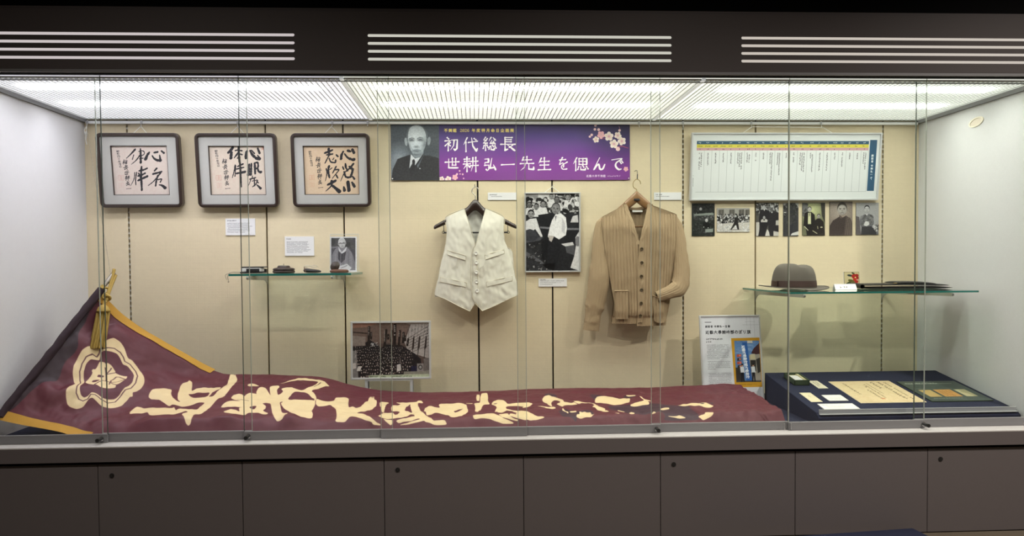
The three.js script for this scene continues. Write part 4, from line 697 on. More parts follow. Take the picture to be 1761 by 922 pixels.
  part('shoulder_bar', [sheetSurface(60, 20, (u, v) => { const q = u * 2 - 1, a = Math.abs(q), ph = v * Math.PI * 2, k = a > 0.97 ? 0.6 : 1; return [q * 0.207, step(rise, a) + Math.sin(ph) * step(deep, a) * k, 0.014 * a + Math.cos(ph) * 0.012 * k]; })], M.darkWood, h);
  part('trouser_bar', [cyl(0.004, 0.322, 0.002, -0.057, 0.008, 'x', 12), rod([-0.158, -0.052, 0.008], [-0.158, -0.012, 0.010], 0.0016), rod([0.162, -0.052, 0.008], [0.162, -0.016, 0.010], 0.0016), new THREE.TorusGeometry(0.006, 0.0014, 8, 16).translate(-0.160, -0.055, 0.008), new THREE.TorusGeometry(0.006, 0.0014, 8, 16).translate(0.164, -0.056, 0.008)], M.darkMetal, h);
  part('hook', tube([[0, 0.10, 0], [0, 0.128, 0], [-0.014, 0.142, 0], [-0.014, 0.160, 0], [0, 0.172, 0], [0.014, 0.164, 0], [0.016, 0.152, 0]], 0.0019, 40, 8), M.chrome, h);
  solo('wall_pin', 'chrome wall pin holding the waistcoat hanger', 'pin', [tube([[0.004, 1.492, -0.02], [0.004, 1.4915, 0.078], [0.004, 1.500, 0.086]], 0.0022, 14, 8)], M.chrome);
}

{ // ribbed cardigan on a wooden hanger
  const L_OUT = '0.753 1.397 0.639 1.337 0.637 1.302 0.652 1.166 0.670 1.066 0.683 0.984 0.697 0.902 0.687 0.802', L_IN = '0.755 1.397 0.817 1.192 0.816 0.811';
  const R_IN = '0.880 1.396 0.822 1.192 0.812 1.186 0.806 0.806', R_OUT = '0.883 1.396 1.015 1.348 1.032 1.300 1.011 1.191 1.002 1.100 1.001 1.027 0.987 0.936 0.970 0.845 0.959 0.790';
  const lo = edge(L_OUT), li = edge(L_IN), ri = edge(R_IN), ro = edge(R_OUT), cx = 0.825;
  const half = (y) => lerp(0.205, 0.150, smooth(1.33, 0.85, y));
  const rib = (x, y, dx) => { const hemmed = y < 0.835; return hemmed ? 0.0008 * Math.sin(x * 900) : 0.0058 * Math.pow(Math.abs(Math.sin((x + dx) * 205)), 0.5) + 0.0004 * Math.sin(y * 1200); };
  const form = (x, y) => { const q = clamp((x - cx) / half(y), -1, 1); return 0.074 + 0.058 * Math.sqrt(Math.max(0, 1 - q * q * 0.95)) * (0.5 + 0.5 * smooth(1.40, 1.27, y)) + 0.004 * noise(x * 9, y * 4) + 0.0016 * noise(x * 20 + 5, y * 12) - 0.006 * smooth(0.87, 0.83, y); };
  const front = (x, y) => form(x, y) + rib(x, y, 0.04 * smooth(1.35, 0.85, y) * (x < cx ? -1 : 1) * 0.3);
  const rear = (x, y) => { const q = clamp((x - cx) / half(y), -1, 1); return 0.066 - 0.030 * Math.sqrt(Math.max(0, 1 - q * q * 0.95)) + rib(x, y, 0); };
  const o = thing('cardigan', 'tan ribbed knit cardigan with brown buttons and one sleeve tucked in its pocket', 'cardigan', [0, 0, 0]);
  const neck = (x) => 1.372 + 0.022 * ((x - 0.818) / 0.065) ** 2;
  part('back_panel', panel(90, 70, 1.385, 0.806, (y) => Math.min(lo(Math.max(y, 0.81)) + 0.004, 0.77), (y) => Math.max(ro(Math.max(y, 0.81)) - 0.004, 0.865), rear), M.knitInside, o);
  part('front_panel', panel(170, 110, 1.397, 0.802, lo, (y) => Math.min(li(y), 0.816), front), M.knit, o);
  part('front_panel', panel(190, 110, 1.396, 0.790, (y) => ri(Math.max(y, 0.806)), ro, (x, y) => front(x, y) + 0.0035), M.knit, o);
  // button band: down both sides of the neck opening and the front
  const band = (pts, wd, lift) => sheetSurface(8, 70, (u, v) => { const k = v * (pts.length - 1), i = Math.min(pts.length - 2, Math.floor(k)), t = k - i, x = lerp(pts[i][0], pts[i + 1][0], t), y = lerp(pts[i][1], pts[i + 1][1], t), q = x + (u - 0.5) * wd + 0.0018 * noise(y * 28, 2); return [q, y, form(q, y) + lift + 0.0022 * Math.sin(u * Math.PI) + 0.0022 * noise(u * 2, y * 22)]; }, (u, v) => [u * wd, v * 0.6]);
  part('button_band', band([[0.883, 1.400], [0.862, 1.330], [0.829, 1.206], [0.829, 1.10], [0.827, 0.95], [0.824, 0.808]], 0.026, 0.0075), M.knit, o, 'plain knit button band');
  part('neck_band', band([[0.752, 1.400], [0.774, 1.330], [0.800, 1.235], [0.812, 1.196]], 0.022, 0.0055), M.knit, o);
  part('collar_back', [tube([[0.752, 1.398, 0.092], [0.775, 1.384, 0.062], [0.818, 1.377, 0.048], [0.862, 1.384, 0.062], [0.884, 1.397, 0.092]], 0.0085, 30, 10)], M.knit, o);
  part('neck_label', box(0.052, 0.010, 0.0015, 0.826, 1.367, 0.0585), M.cord, o, 'small pale woven neck label');
  for (const [x, y] of pairs('0.831 1.174 0.831 1.106 0.829 1.038 0.829 0.971 0.827 0.905 0.824 0.842')) part('button', buttonGeo(0.0085, 0.0036).translate(x - 0.002, y, form(x, y) + 0.0105), M.hornButton, o, 'brown horn button');
  const pocket = (x0, x1, y0, y1, sag) => [sheetSurface(44, 30, (u, v) => { const x = lerp(x0, x1, u) + sag * (1 - v) * 0.2, y = lerp(y0, y1, v) - sag * Math.sin(u * Math.PI) * 0.3; return [x, y, form(x, y) + 0.009 + 0.004 * Math.sin(u * Math.PI) * (1 - v) + sag * 0.25 * Math.sin(u * Math.PI) + rib(x, 1, 0.002)]; }, (u, v) => [lerp(x0, x1, u), lerp(y0, y1, v)]), hem([0, 0.25, 0.5, 0.75, 1].map((u) => { const x = lerp(x0, x1, u), y = y1 - sag * Math.sin(u * Math.PI) * 0.3; return [x, y, form(x, y) + 0.0125 + sag * 0.25 * Math.sin(u * Math.PI)]; }), 0.0038, 8)];
  part('pocket', pocket(0.697, 0.762, 0.826, 0.966, 0.0), M.knit, o, 'patch pocket with rolled top edge');
  part('pocket', pocket(0.884, 0.953, 0.815, 0.944, 0.04), M.knit, o, 'sagging patch pocket holding the cuff');
  // sleeves: swept ribbed tubes
  const sleeve = (st, nu = 72, nv = 64) => {
    const c = new THREE.CatmullRomCurve3(st.map((s) => V3(s)), false, 'centripetal'), rr = (t) => { const k = t * (st.length - 1), i = Math.min(st.length - 2, Math.floor(k)), q = k - i; return lerp(st[i][3], st[i + 1][3], q * q * (3 - 2 * q)); };
    return sheetSurface(nu, nv, (u, v) => {
      const t = 1 - v, p = c.getPoint(t), d = c.getTangent(t), side = new THREE.Vector3(d.y, -d.x, 0).normalize(), a = u * Math.PI * 2, r = rr(t) * (1 + 0.06 * noise(v * 9, Math.cos(a) * 1.2 + 4));
      const k = r + 0.0040 * Math.pow(Math.abs(Math.sin(a * 10)), 0.5) - (t > 0.93 && st.cuff ? 0.004 : 0);
      return [p.x + side.x * Math.cos(a) * k, p.y + side.y * Math.cos(a) * k, p.z + Math.sin(a) * k * 0.62];
    }, (u, v) => [u * 0.3, v * 0.6]);
  };
  const sl = [[0.655, 1.330, 0.078, 0.014], [0.637, 1.290, 0.080, 0.026], [0.628, 1.166, 0.084, 0.036], [0.626, 1.030, 0.086, 0.051], [0.604, 0.894, 0.084, 0.046], [0.594, 0.845, 0.084, 0.037], [0.583, 0.771, 0.084, 0.036]]; sl.cuff = true;
  part('sleeve', sleeve(sl), M.knit, o, 'sleeve hanging straight down');
  part('cuff', [sheetSurface(72, 12, (u, v) => { const a = u * Math.PI * 2, t = v, x = lerp(0.582, 0.595, t), y = lerp(0.766, 0.846, t), r = 0.0375 + 0.001 * Math.sin(a * 40) + 0.003 * (1 - t) * Math.cos(a * 2); return [x + Math.cos(a) * r, y - 0.2 * Math.cos(a) * r * 0.6, 0.084 + Math.sin(a) * r * 0.60]; })], M.knit, o);
  part('sleeve', sleeve([[1.000, 1.335, 0.080, 0.016], [1.022, 1.282, 0.086, 0.026], [1.034, 1.164, 0.096, 0.031], [1.040, 1.063, 0.104, 0.038], [1.022, 0.985, 0.118, 0.043], [0.968, 0.957, 0.140, 0.030], [0.905, 0.936, 0.146, 0.023]]), M.knit, o, 'sleeve bent with its end tucked in the pocket');

  const h = thing('clothes_hanger', 'light brown wooden clothes hanger carrying the tan cardigan', 'hanger', [0.820, 1.375, 0.070]);
  part('shoulder_bar', [sheetSurface(60, 20, (u, v) => { const q = u * 2 - 1, a = Math.abs(q), ph = v * Math.PI * 2, w = lerp(0.030, 0.010, smooth(0.04, 0.75, a)), k = a > 0.97 ? 0.6 : 1; return [q * 0.185, 0.064 * Math.pow(1 - a, 1.6) - 0.052 * a + Math.sin(ph) * w * k, 0.012 * a + Math.cos(ph) * 0.010 * k]; })], M.paleWood, h);
  part('trouser_bar', cyl(0.0045, 0.24, -0.002, -0.087, 0.008, 'x', 12), M.paleWood, h);
  part('clip_plate', rbox(0.030, 0.010, 0.004, 0.0015, -0.002, 0.048, 0.012), M.darkMetal, h);
  part('hook', tube([[0, 0.088, 0], [0, 0.100, 0], [-0.016, 0.112, 0], [-0.017, 0.136, 0], [0, 0.152, 0], [0.016, 0.144, 0], [0.021, 0.128, 0]], 0.0021, 40, 8), M.brass, h);
  solo('suspension_wire', 'short wire and hook holding the cardigan hanger', 'wire', [rod([0.824, 1.552, 0.070], [0.823, 1.527, 0.070], 0.0026), tube([[0.824, 1.575, -0.01], [0.824, 1.570, 0.06], [0.824, 1.552, 0.070]], 0.0014, 16, 6)], M.darkMetal);
}
// ---------------------------------------------------------------- glass shelves
function glassShelf(label, x0, x1, y, depth, t, brackets, bd) {
  const w = x1 - x0, o = thing('glass_shelf', label, 'shelf', [(x0 + x1) / 2, y, 0.012]);
  part('glass_plate', [new THREE.PlaneGeometry(w, depth).rotateX(-Math.PI / 2).translate(0, 0, depth / 2), new THREE.PlaneGeometry(w, depth).rotateX(-Math.PI / 2).translate(0, -t, depth / 2)], M.shelfGlass, o);
  part('polished_edge', [box(w, t, 0.0015, 0, -t / 2, depth), box(w, t, 0.0015, 0, -t / 2, 0), box(0.0015, t, depth, -w / 2, -t / 2, depth / 2), box(0.0015, t, depth, w / 2, -t / 2, depth / 2)], M.shelfEdge, o, 'dark green glass edge');
  const s = new THREE.Shape(); s.moveTo(0, -0.002); s.lineTo(bd, -0.002); s.quadraticCurveTo(bd + 0.006, -0.010, bd - 0.004, -0.018); s.lineTo(0.06, -0.026); s.quadraticCurveTo(0.006, -0.034, -0.004, -0.066); s.lineTo(-0.004, -0.002);
  for (const bx of brackets) {
    const b = part('bracket', [new THREE.ExtrudeGeometry(s, { depth: 0.003, bevelEnabled: false }).rotateY(-Math.PI / 2).translate(bx - (x0 + x1) / 2 + 0.0015, -t, -0.010)], M.greyBracket, o, 'grey metal shelf bracket');
    part('end_pad', cyl(0.006, 0.008, bx - (x0 + x1) / 2, -t - 0.010, bd - 0.014, 'x', 16), M.aluminium, b);
  }
  return o;
}
const SHELF_A = 1.0690, SHELF_B = 0.9720;
glassShelf('small green-edged glass shelf carrying pouches below the calligraphy', -1.115, -0.565, SHELF_A, 0.368, 0.010, [-1.041, -0.656], 0.35);
glassShelf('deep green-edged glass shelf carrying the grey hat', 1.385, 2.235, SHELF_B, 0.608, 0.008, [1.455, 2.129], 0.60);

{ // black notebook case with paper
  const o = thing('notebook_case', 'open black leather notebook case with white page edge on the small shelf', 'case', [-1.040, SHELF_A + 0.001, 0.250]);
  part('cover', [rbox(0.104, 0.007, 0.078, 0.003, 0, 0.0035, 0), rbox(0.104, 0.006, 0.078, 0.003, 0.004, 0.0285, -0.002), at(new THREE.CylinderGeometry(0.0145, 0.0145, 0.102, 20, 1, false, Math.PI * 0.9, Math.PI * 1.2).rotateZ(Math.PI / 2).scale(1, 1.05, 0.5), 0, 0.016, -0.038)], M.blackLeather, o);
  part('pages', rbox(0.092, 0.017, 0.066, 0.002, -0.004, 0.0165, 0.003), M.card, o, 'white page block');
  part('front_flap', rbox(0.060, 0.014, 0.004, 0.0015, 0.008, 0.0145, 0.040), M.blackLeather, o);
  part('tassel', [tube([[-0.05, 0.006, 0.02], [-0.075, 0.003, 0.115], [-0.078, -0.012, 0.1345], [-0.074, -0.035, 0.1345]], 0.0016, 20, 6), tube([[-0.072, 0.003, 0.118], [-0.088, -0.006, 0.1345], [-0.082, -0.028, 0.1345]], 0.0014, 16, 6)], M.nylon, o, 'thin hanging tie');
  part('tie_end', new THREE.SphereGeometry(0.004, 10, 8).translate(-0.074, -0.036, 0.1345), M.nylon, o);
}
{ // round lidded box
  const o = thing('round_case', 'round dark lidded case with small knob on the small glass shelf', 'case', [-0.899, SHELF_A + 0.0005, 0.250]);
  part('base', lathe([[0, 0], [0.046, 0], [0.051, 0.004], [0.051, 0.009], [0.047, 0.0135], [0, 0.0135]], 48), M.darkBrown, o);
  part('lid', lathe([[0.0, 0.014], [0.0495, 0.014], [0.051, 0.018], [0.046, 0.023], [0.030, 0.026], [0.0285, 0.032], [0.026, 0.0335], [0, 0.0335]], 48), M.darkBrown, o);
  part('lid_disc', lathe([[0, 0.0337], [0.0255, 0.0337], [0.0262, 0.0352], [0.024, 0.0362], [0, 0.0362]], 40), mat(lin(0.20, 0.19, 0.16), 0.4), o, 'greyish top disc');
  part('knob', cyl(0.0014, 0.008, 0, 0.040, 0, 'y', 10), M.chrome, o);
}
{ // spectacles on a dark pouch
  const o = thing('spectacle_pouch', 'black soft spectacle pouch on the small glass shelf', 'pouch', [-0.766, SHELF_A + 0.0005, 0.250]);
  part('body', sheetSurface(40, 24, (u, v) => { const a = u * Math.PI * 2, q = v * 2 - 1, w = Math.sqrt(Math.max(0, 1 - q * q * q * q)); const hgt = lerp(0.024, 0.013, v); return [q * 0.042, Math.max(0, hgt * 0.5 + Math.sin(a) * hgt * 0.5 * w), Math.cos(a) * 0.030 * w]; }), M.blackLeather, o);
  part('trim', [tube([[-0.041, 0.022, -0.012], [-0.036, 0.027, 0.008], [-0.030, 0.017, 0.026], [-0.026, 0.004, 0.029]], 0.0016, 18, 6)], M.brownLeather, o);
  const g = thing('spectacles', 'thin metal spectacles resting on the black pouch', 'spectacles', [-0.766, SHELF_A + 0.024, 0.246]);
  for (const s of [-1, 1]) { part('rim', new THREE.TorusGeometry(0.013, 0.0008, 8, 28).rotateX(-1.15).translate(s * 0.017 - 0.008, 0.006, 0.004), M.chrome, g); part('temple', [rod([s * 0.030 - 0.008, 0.007, 0.004], [s * 0.026 - 0.004, 0.001, -0.034], 0.0008, 6)], M.chrome, g); part('lens', new THREE.CircleGeometry(0.0125, 24).rotateX(-1.15).translate(s * 0.017 - 0.008, 0.006, 0.004), M.acrylic, g); }
  part('bridge', tube([[-0.0125, 0.008, 0.004], [-0.008, 0.0105, 0.003], [-0.0035, 0.008, 0.004]], 0.0008, 8, 6), M.chrome, g);
}
{ // brown leather case, lid raised
  const o = thing('leather_coin_case', 'brown leather horseshoe case with raised lid before the small portrait', 'case', [-0.640, SHELF_A + 0.0005, 0.250]);
  part('tray', lathe([[0, 0], [0.040, 0], [0.0445, 0.005], [0.043, 0.011], [0.036, 0.015], [0, 0.0165]], 40).scale(1, 1, 0.72), M.brownLeather, o);
  part('lid', lathe([[0, 0.0], [0.026, 0.002], [0.0285, 0.006], [0.024, 0.010], [0, 0.013]], 36).scale(0.72, 1, 0.86).rotateX(Math.PI / 2 - 0.25).rotateZ(-0.55).translate(-0.022, 0.029, -0.014), M.darkBrown, o, 'dark raised lid');
  part('strap', [tube([[-0.03, 0.012, -0.008], [-0.036, 0.022, -0.012], [-0.030, 0.034, -0.010]], 0.003, 12, 8)], M.darkBrown, o);
}
{ // small portrait in a clear stand
  const tex = canvasTex(300, 400, (c) => {
    view(c, 965, 180, 1195, 470); fillAll(c, '#e4e4e6'); c.save(); c.beginPath(); c.rect(974, 190, 208, 270); c.clip(); c.fillStyle = '#55535a'; c.fillRect(960, 180, 240, 300); speckle(c, 40, 974, 190, 1182, 280, [70, 85, 95], 20, 30, 3); poly(c, '974 265 1040 258 1040 270 974 275', '#88868c');
    poly(c, '974 460 980 330 1010 280 1050 260 1110 265 1150 310 1182 400 1182 460', '#8b898f'); poly(c, '1035 290 1065 310 1105 280 1090 370 1060 400 1030 360', '#4a484e'); poly(c, '1035 262 1065 308 1108 262 1100 300 1065 322 1040 300', '#d9d9dc'); for (let k = 0; k < 9; k++) stroke(c, `${990 + k * 22} ${300 + (k % 3) * 18} ${985 + k * 23} 440`, 3, k % 2 ? '#a9a7ad' : '#6d6b72'); printHead(c, 1066, 232, 38, 205, 215, { hairline: 0.2, tilt: -0.1 }); stroke(c, '1036 238 1064 236 1096 232', 4, '#333'); poly(c, '1040 425 1110 405 1150 440 1130 460 1040 460', '#d2d2d4'); stroke(c, '1060 440 1110 420', 7, '#8b898f'); c.restore(); photoGrain(c, 16, 9);
  });
  const o = thing('small_portrait', 'small white-bordered portrait of a writing man in robe, standing on the shelf', 'photograph', [-0.641, SHELF_A + 0.001, 0.125]), lean = (g) => g.rotateX(-0.10);
  part('print', lean(boardGeo(0.130, 0.172, 0.0012).translate(0, 0.089, 0)), board(tex, M.paperEdge, 0.4), o);
  const s = thing('acrylic_stand', 'clear acrylic stand holding the small white-bordered portrait', 'stand', [-0.637, SHELF_A + 0.001, 0.130]);
  part('front_sheet', lean(new THREE.PlaneGeometry(0.138, 0.186).translate(0, 0.094, 0)), M.acrylic, s);
  part('top_edge', lean(box(0.138, 0.0022, 0.004, 0, 0.187, 0)), M.acrylicEdge, s); part('side_edge', lean(box(0.0015, 0.186, 0.003, -0.069, 0.093, 0)), M.acrylicEdge, s); part('side_edge', lean(box(0.0015, 0.186, 0.003, 0.069, 0.093, 0)), M.acrylicEdge, s);
  part('foot', box(0.138, 0.002, 0.06, 0, 0.001, -0.024), M.acrylicEdge, s);
}

{ // grey felt hat
  const o = thing('felt_hat', 'grey felt fedora with dark ribbon band on the glass shelf', 'hat', [1.526, SHELF_B + 0.0075, 0.310]);
  const A = 0.100, B = 0.118;
  const ring2 = (a) => [Math.cos(a), Math.sin(a)];
  part('crown', sheetSurface(96, 46, (u, v) => {
    const [cx, cz] = ring2(u * Math.PI * 2), top = smooth(0.62, 1, v), ph = v * Math.PI * 0.5;
    const r = Math.pow(Math.max(0, Math.cos(ph)), 0.36) * (1 - 0.05 * Math.sin(ph)), y0 = 0.004 + 0.114 * Math.pow(Math.sin(ph), 0.82);
    const x = cx * A * r, z = cz * B * r, dx = (x - 0.012) / 0.020, crease = 0.017 * Math.exp(-dx * dx) * smooth(0.55, 0.8, v) * (1 - 0.2 * Math.abs(z) / B), pinch = 0.012 * smooth(0.3, 0.6, v) * (1 - top) * Math.max(0, cz) ** 2 * Math.exp(-(((x - 0.055) / 0.03) ** 2));
    return [x + 0.002, y0 - crease - 0.10 * Math.max(0, x) * smooth(0.5, 0.9, v), z - pinch];
  }), M.hatFelt, o);
  part('brim', sheetSurface(96, 16, (u, v) => { const a = u * Math.PI * 2, [cx, cz] = ring2(a), r = lerp(0.94, 1.56, v), curl = 0.004 + 0.010 * v * v * cx * cx - 0.004 * v * Math.max(0, cz) - 0.002 * v; return [cx * A * r * (1 + 0.0 * v), curl + (cx > 0 ? -0.004 * v : 0.0015 * v), cz * B * lerp(0.94, 1.44, v)]; }), M.hatFelt, o);
  part('brim_edge', tube(Array.from({ length: 48 }, (_, i) => { const a = (i / 48) * Math.PI * 2, [cx, cz] = ring2(a); return [cx * A * 1.56, 0.002 + 0.010 * cx * cx - 0.004 * Math.max(0, cz) + (cx > 0 ? -0.004 : 0.0015), cz * B * 1.44]; }), 0.0022, 96, 8, true), M.hatFelt, o);
  part('ribbon_band', sheetSurface(96, 4, (u, v) => { const [cx, cz] = ring2(u * Math.PI * 2), r = lerp(1.012, 0.992, v); return [cx * A * r + 0.002, 0.008 + 0.028 * v, cz * B * r]; }), M.hatBand, o, 'dark brown ribbon band');
  part('ribbon_bow', [rbox(0.006, 0.026, 0.032, 0.002, -0.0985, 0.022, 0.03)], M.hatBand, o);
}
{ // painted tile, label, folded leather
  const tile = canvasTex(256, 270, (c, w, h) => {
    fillAll(c, '#c3b88c'); stroke(c, '20 250 90 180 150 190 230 220', 8, '#4a4a2a'); [[70, 190, 52, 22, -0.5, '#3e4a2c'], [120, 150, 56, 24, 0.3, '#5b5a28'], [100, 60, 46, 17, 0.15, '#33413a'], [180, 190, 60, 20, 0.5, '#6e6830'], [40, 240, 40, 16, -0.3, '#33413a'], [160, 30, 34, 14, 0.6, '#3e4a2c']].forEach((b) => blob(c, b[0], b[1], b[2], b[3], b[5], b[4]));
    [[170, 75, 44, '#a8271d'], [205, 100, 40, '#8f1f18'], [185, 125, 36, '#b53325'], [215, 60, 30, '#94231b'], [205, 160, 30, '#a8271d']].forEach(([x, y, r, k]) => blob(c, x, y, r, r * 0.85, k)); blob(c, 190, 92, 14, 12, '#d9b36a'); blob(c, 215, 130, 12, 14, '#d98f84'); stroke(c, '4 4 252 4 252 266 4 266 4 4', 6, '#7a705a');
  });
  const o = thing('painted_tile', 'small cream tile painted with a red flower, standing on the glass shelf', 'tile', [1.846, SHELF_B + 0.001, 0.245]);
  part('tile', boardGeo(0.077, 0.081, 0.006).translate(0, 0.0405, 0).rotateX(-0.12), board(tile, M.paperEdge, 0.3), o); part('rest', rbox(0.05, 0.008, 0.024, 0.002, 0, 0.0045, -0.018), M.blackLeather, o);
  const l = thing('shelf_label', 'small folded white label in front of the painted tile', 'label', [1.742, SHELF_B + 0.0005, 0.400]);
  const tex = canvasTex(320, 90, (c, w, h) => { fillAll(c, '#e6e6e0'); smallPrint(c, 44, 34, 235, 26, 30, 1, '#4b4b4b', 77, false, 1); });
  part('front_face', boardGeo(0.104, 0.030, 0.0012).translate(0, 0.015, 0).rotateX(-0.6), board(tex, M.card, 0.7), l); part('rear_face', box(0.104, 0.030, 0.0012, 0, 0.015, 0).rotateX(0.5).translate(0, 0, -0.031), M.card, l);
  const b = thing('leather_portfolio', 'long flat black leather portfolio folded on the glass shelf', 'portfolio', [2.035, SHELF_B + 0.0005, 0.330]);
  const flap = (w, d, t, lift, x, y, z, bend) => sheetSurface(40, 16, (u, v) => { const a = v * Math.PI * 2, q = u * 2 - 1, e = Math.pow(Math.max(0, 1 - Math.pow(Math.abs(q), 10)), 0.5); return [x + q * w / 2, y + lift * u + bend * Math.sin(u * Math.PI) + t * 0.5 + Math.sin(a) * t * 0.5 * e, z + Math.cos(a) * d * 0.5 * (0.9 + 0.1 * e)]; });
  part('lower_leaf', flap(0.410, 0.17, 0.011, 0, 0.015, 0, 0, 0), M.blackLeather, b); part('upper_leaf', flap(0.430, 0.16, 0.011, -0.004, -0.005, 0.0155, -0.004, 0.003), M.blackLeather, b); part('top_fold', flap(0.200, 0.12, 0.013, -0.008, 0.055, 0.024, 0, 0.003), M.blackLeather, b);
  part('spine', tube([[-0.216, 0.003, -0.07], [-0.220, 0.010, 0], [-0.216, 0.004, 0.07]].map((p) => [p[0], p[1] + 0.010, p[2]]), 0.011, 24, 12), M.blackLeather, b); part('clasp', rbox(0.014, 0.004, 0.012, 0.0015, -0.055, 0.028, 0.066), M.brass, b, 'small brass clasp');
}
// ---------------------------------------------------------------- things standing on the showcase floor
const groupTex = canvasTex(1000, 700, (c) => {
  view(c, 108, 98, 910, 660); fillAll(c, '#5a4c47'); poly(c, '108 98 720 98 700 130 640 300 108 320', '#6b5a53'); poly(c, '108 98 400 98 250 140 108 150', '#8f6c5f'); poly(c, '108 225 245 240 240 330 108 330', '#857a74'); stroke(c, '108 190 260 205', 10, '#2e2523');
  poly(c, '720 110 910 98 910 470 690 400 650 300', '#a09a97'); for (let k = 0; k < 7; k++) { stroke(c, `${700 + k * 34} 105 ${690 + k * 30} 300`, 2.5, '#5b5352'); stroke(c, `690 ${260 + k * 26} 910 ${130 + k * 34}`, 3, '#2f2928'); } speckle(c, 40, 700, 120, 905, 330, [40, 50, 130], 5, 5, 2);
  poly(c, '640 98 910 98 910 105 720 120', '#8f8885');
  poly(c, '108 340 250 330 240 300 290 270 380 330 400 360 460 320 620 330 700 380 760 420 820 470 830 600 700 640 400 645 170 655 165 560 108 560', '#221f22'); poly(c, '108 380 150 380 165 655 108 655', '#7d7a79');
  const r = rng(4); for (let row = 0; row < 11; row++) { const y = 345 + row * 24 + row * row * 0.6, x0 = 140 + (row > 6 ? 60 : 0), x1 = row < 2 ? 640 : row > 7 ? 690 : 740; for (let x = x0; x < x1; x += 17 + r() * 11) { if (row === 0 && x > 230 && x < 250) continue; const v = 120 + r() * 100, s = 4.2 + row * 0.40; blob(c, x + (r() - 0.5) * 8, y + (r() - 0.5) * 17 + (x > 380 && x < 430 ? 14 : 0), s * 0.8, s, `rgb(${v},${v - 16},${v - 24})`); if (r() < 0.22) blob(c, x, y + s * 1.7, s * 0.7, s * 0.6, '#d8d2ce'); } }
  speckle(c, 25, 300, 290, 380, 340, [170, 190], 5, 6, 5);
  // vertical banners held over the crowd
  for (const [x0, y0, x1, y1, w, k] of [[282, 140, 275, 320, 17, '#cfc8c4'], [303, 200, 303, 258, 13, '#b3aca8'], [462, 175, 442, 335, 17, '#b9b2ae'], [482, 225, 480, 260, 15, '#9d9692'], [520, 180, 508, 290, 10, '#b7b0ac'], [552, 125, 545, 330, 26, '#cdc6c2'], [604, 185, 592, 335, 16, '#c4bdb9'], [642, 205, 636, 300, 16, '#a9a29e'], [660, 240, 658, 280, 14, '#8f8884'], [690, 270, 680, 330, 14, '#8f8884']]) { stroke(c, `${x0} ${y0} ${x1} ${y1}`, w + 8, '#28211f'); smallPrint(c, Math.min(x0, x1) - w * 0.2, y0, y1 - y0, w * 0.62, w, 1, k, x0, true, 1); }
  for (const x of [740, 800, 870]) { stroke(c, `${x + 10} 240 ${x - 20} 520`, 6, '#2a2524'); poly(c, `${x} 260 ${x + 16} 240 ${x + 10} 360 ${x - 14} 380`, '#352c2a'); } poly(c, '780 520 850 520 850 600 780 600', '#8a8583'); blob(c, 816, 558, 22, 26, '#3a3534'); printHead(c, 816, 556, 16, 170, 40); poly(c, '850 470 910 460 910 600 855 600', '#6f6967'); poly(c, '720 545 780 545 775 600 715 600', '#23233c'); poly(c, '640 600 830 600 910 590 910 640 640 640', '#8d8b80');
  poly(c, '570 530 610 520 615 590 570 600', '#c9c4c0'); poly(c, '165 540 200 540 190 590 150 590', '#d0cbc7'); poly(c, '110 510 140 505 145 560 112 570', '#bdb8b5');
  poly(c, '278 634 910 628 910 660 278 660', '#b7c0a4'); line(c, '昭和', 288, 640, 15, 15, 17, 2, '#3c4236', { pen: true }); smallPrint(c, 324, 640, 60, 14, 16, 1, '#3c4236', 400, false, 1); smallPrint(c, 405, 640, 95, 14, 16, 1, '#3c4236', 401, false, 1); smallPrint(c, 520, 640, 375, 14, 16, 1, '#3c4236', 402, false, 1);
  photoGrain(c, 22, 12);
});
{
  const h = 0.284, o = thing('group_photo_frame', 'silver-framed group photograph of a large crowd before banners', 'picture frame', [-0.411, 0.546, 0.155]), up = (g) => g.translate(0, h / 2, 0).rotateX(-0.05);
  part('frame', up(ring(0.389, h, 0.0095, 0.018, 0.0012, 0.0008, 0.0012)), M.silverFrame, o); part('print', up(boardGeo(0.372, 0.267, 0.008).translate(0, 0, 0.008)), board(groupTex, M.paperEdge, 0.35), o);
  const s = thing('acrylic_easel', 'clear acrylic easel under the framed group photograph', 'easel', [-0.411, FLOOR, 0.155]);
  part('ledge', box(0.232, 0.005, 0.045, -0.01, 0.1225, -0.006), M.acrylicEdge, s);
  for (const x of [-0.120, 0.098]) { part('leg', [new THREE.BoxGeometry(0.013, 0.120, 0.006).translate(x, 0.060, 0.012)], M.acrylicEdge, s); part('leg', [rod([x, 0.001, -0.085], [x, 0.30, -0.012], 0.004, 8)], M.acrylicEdge, s); }
}
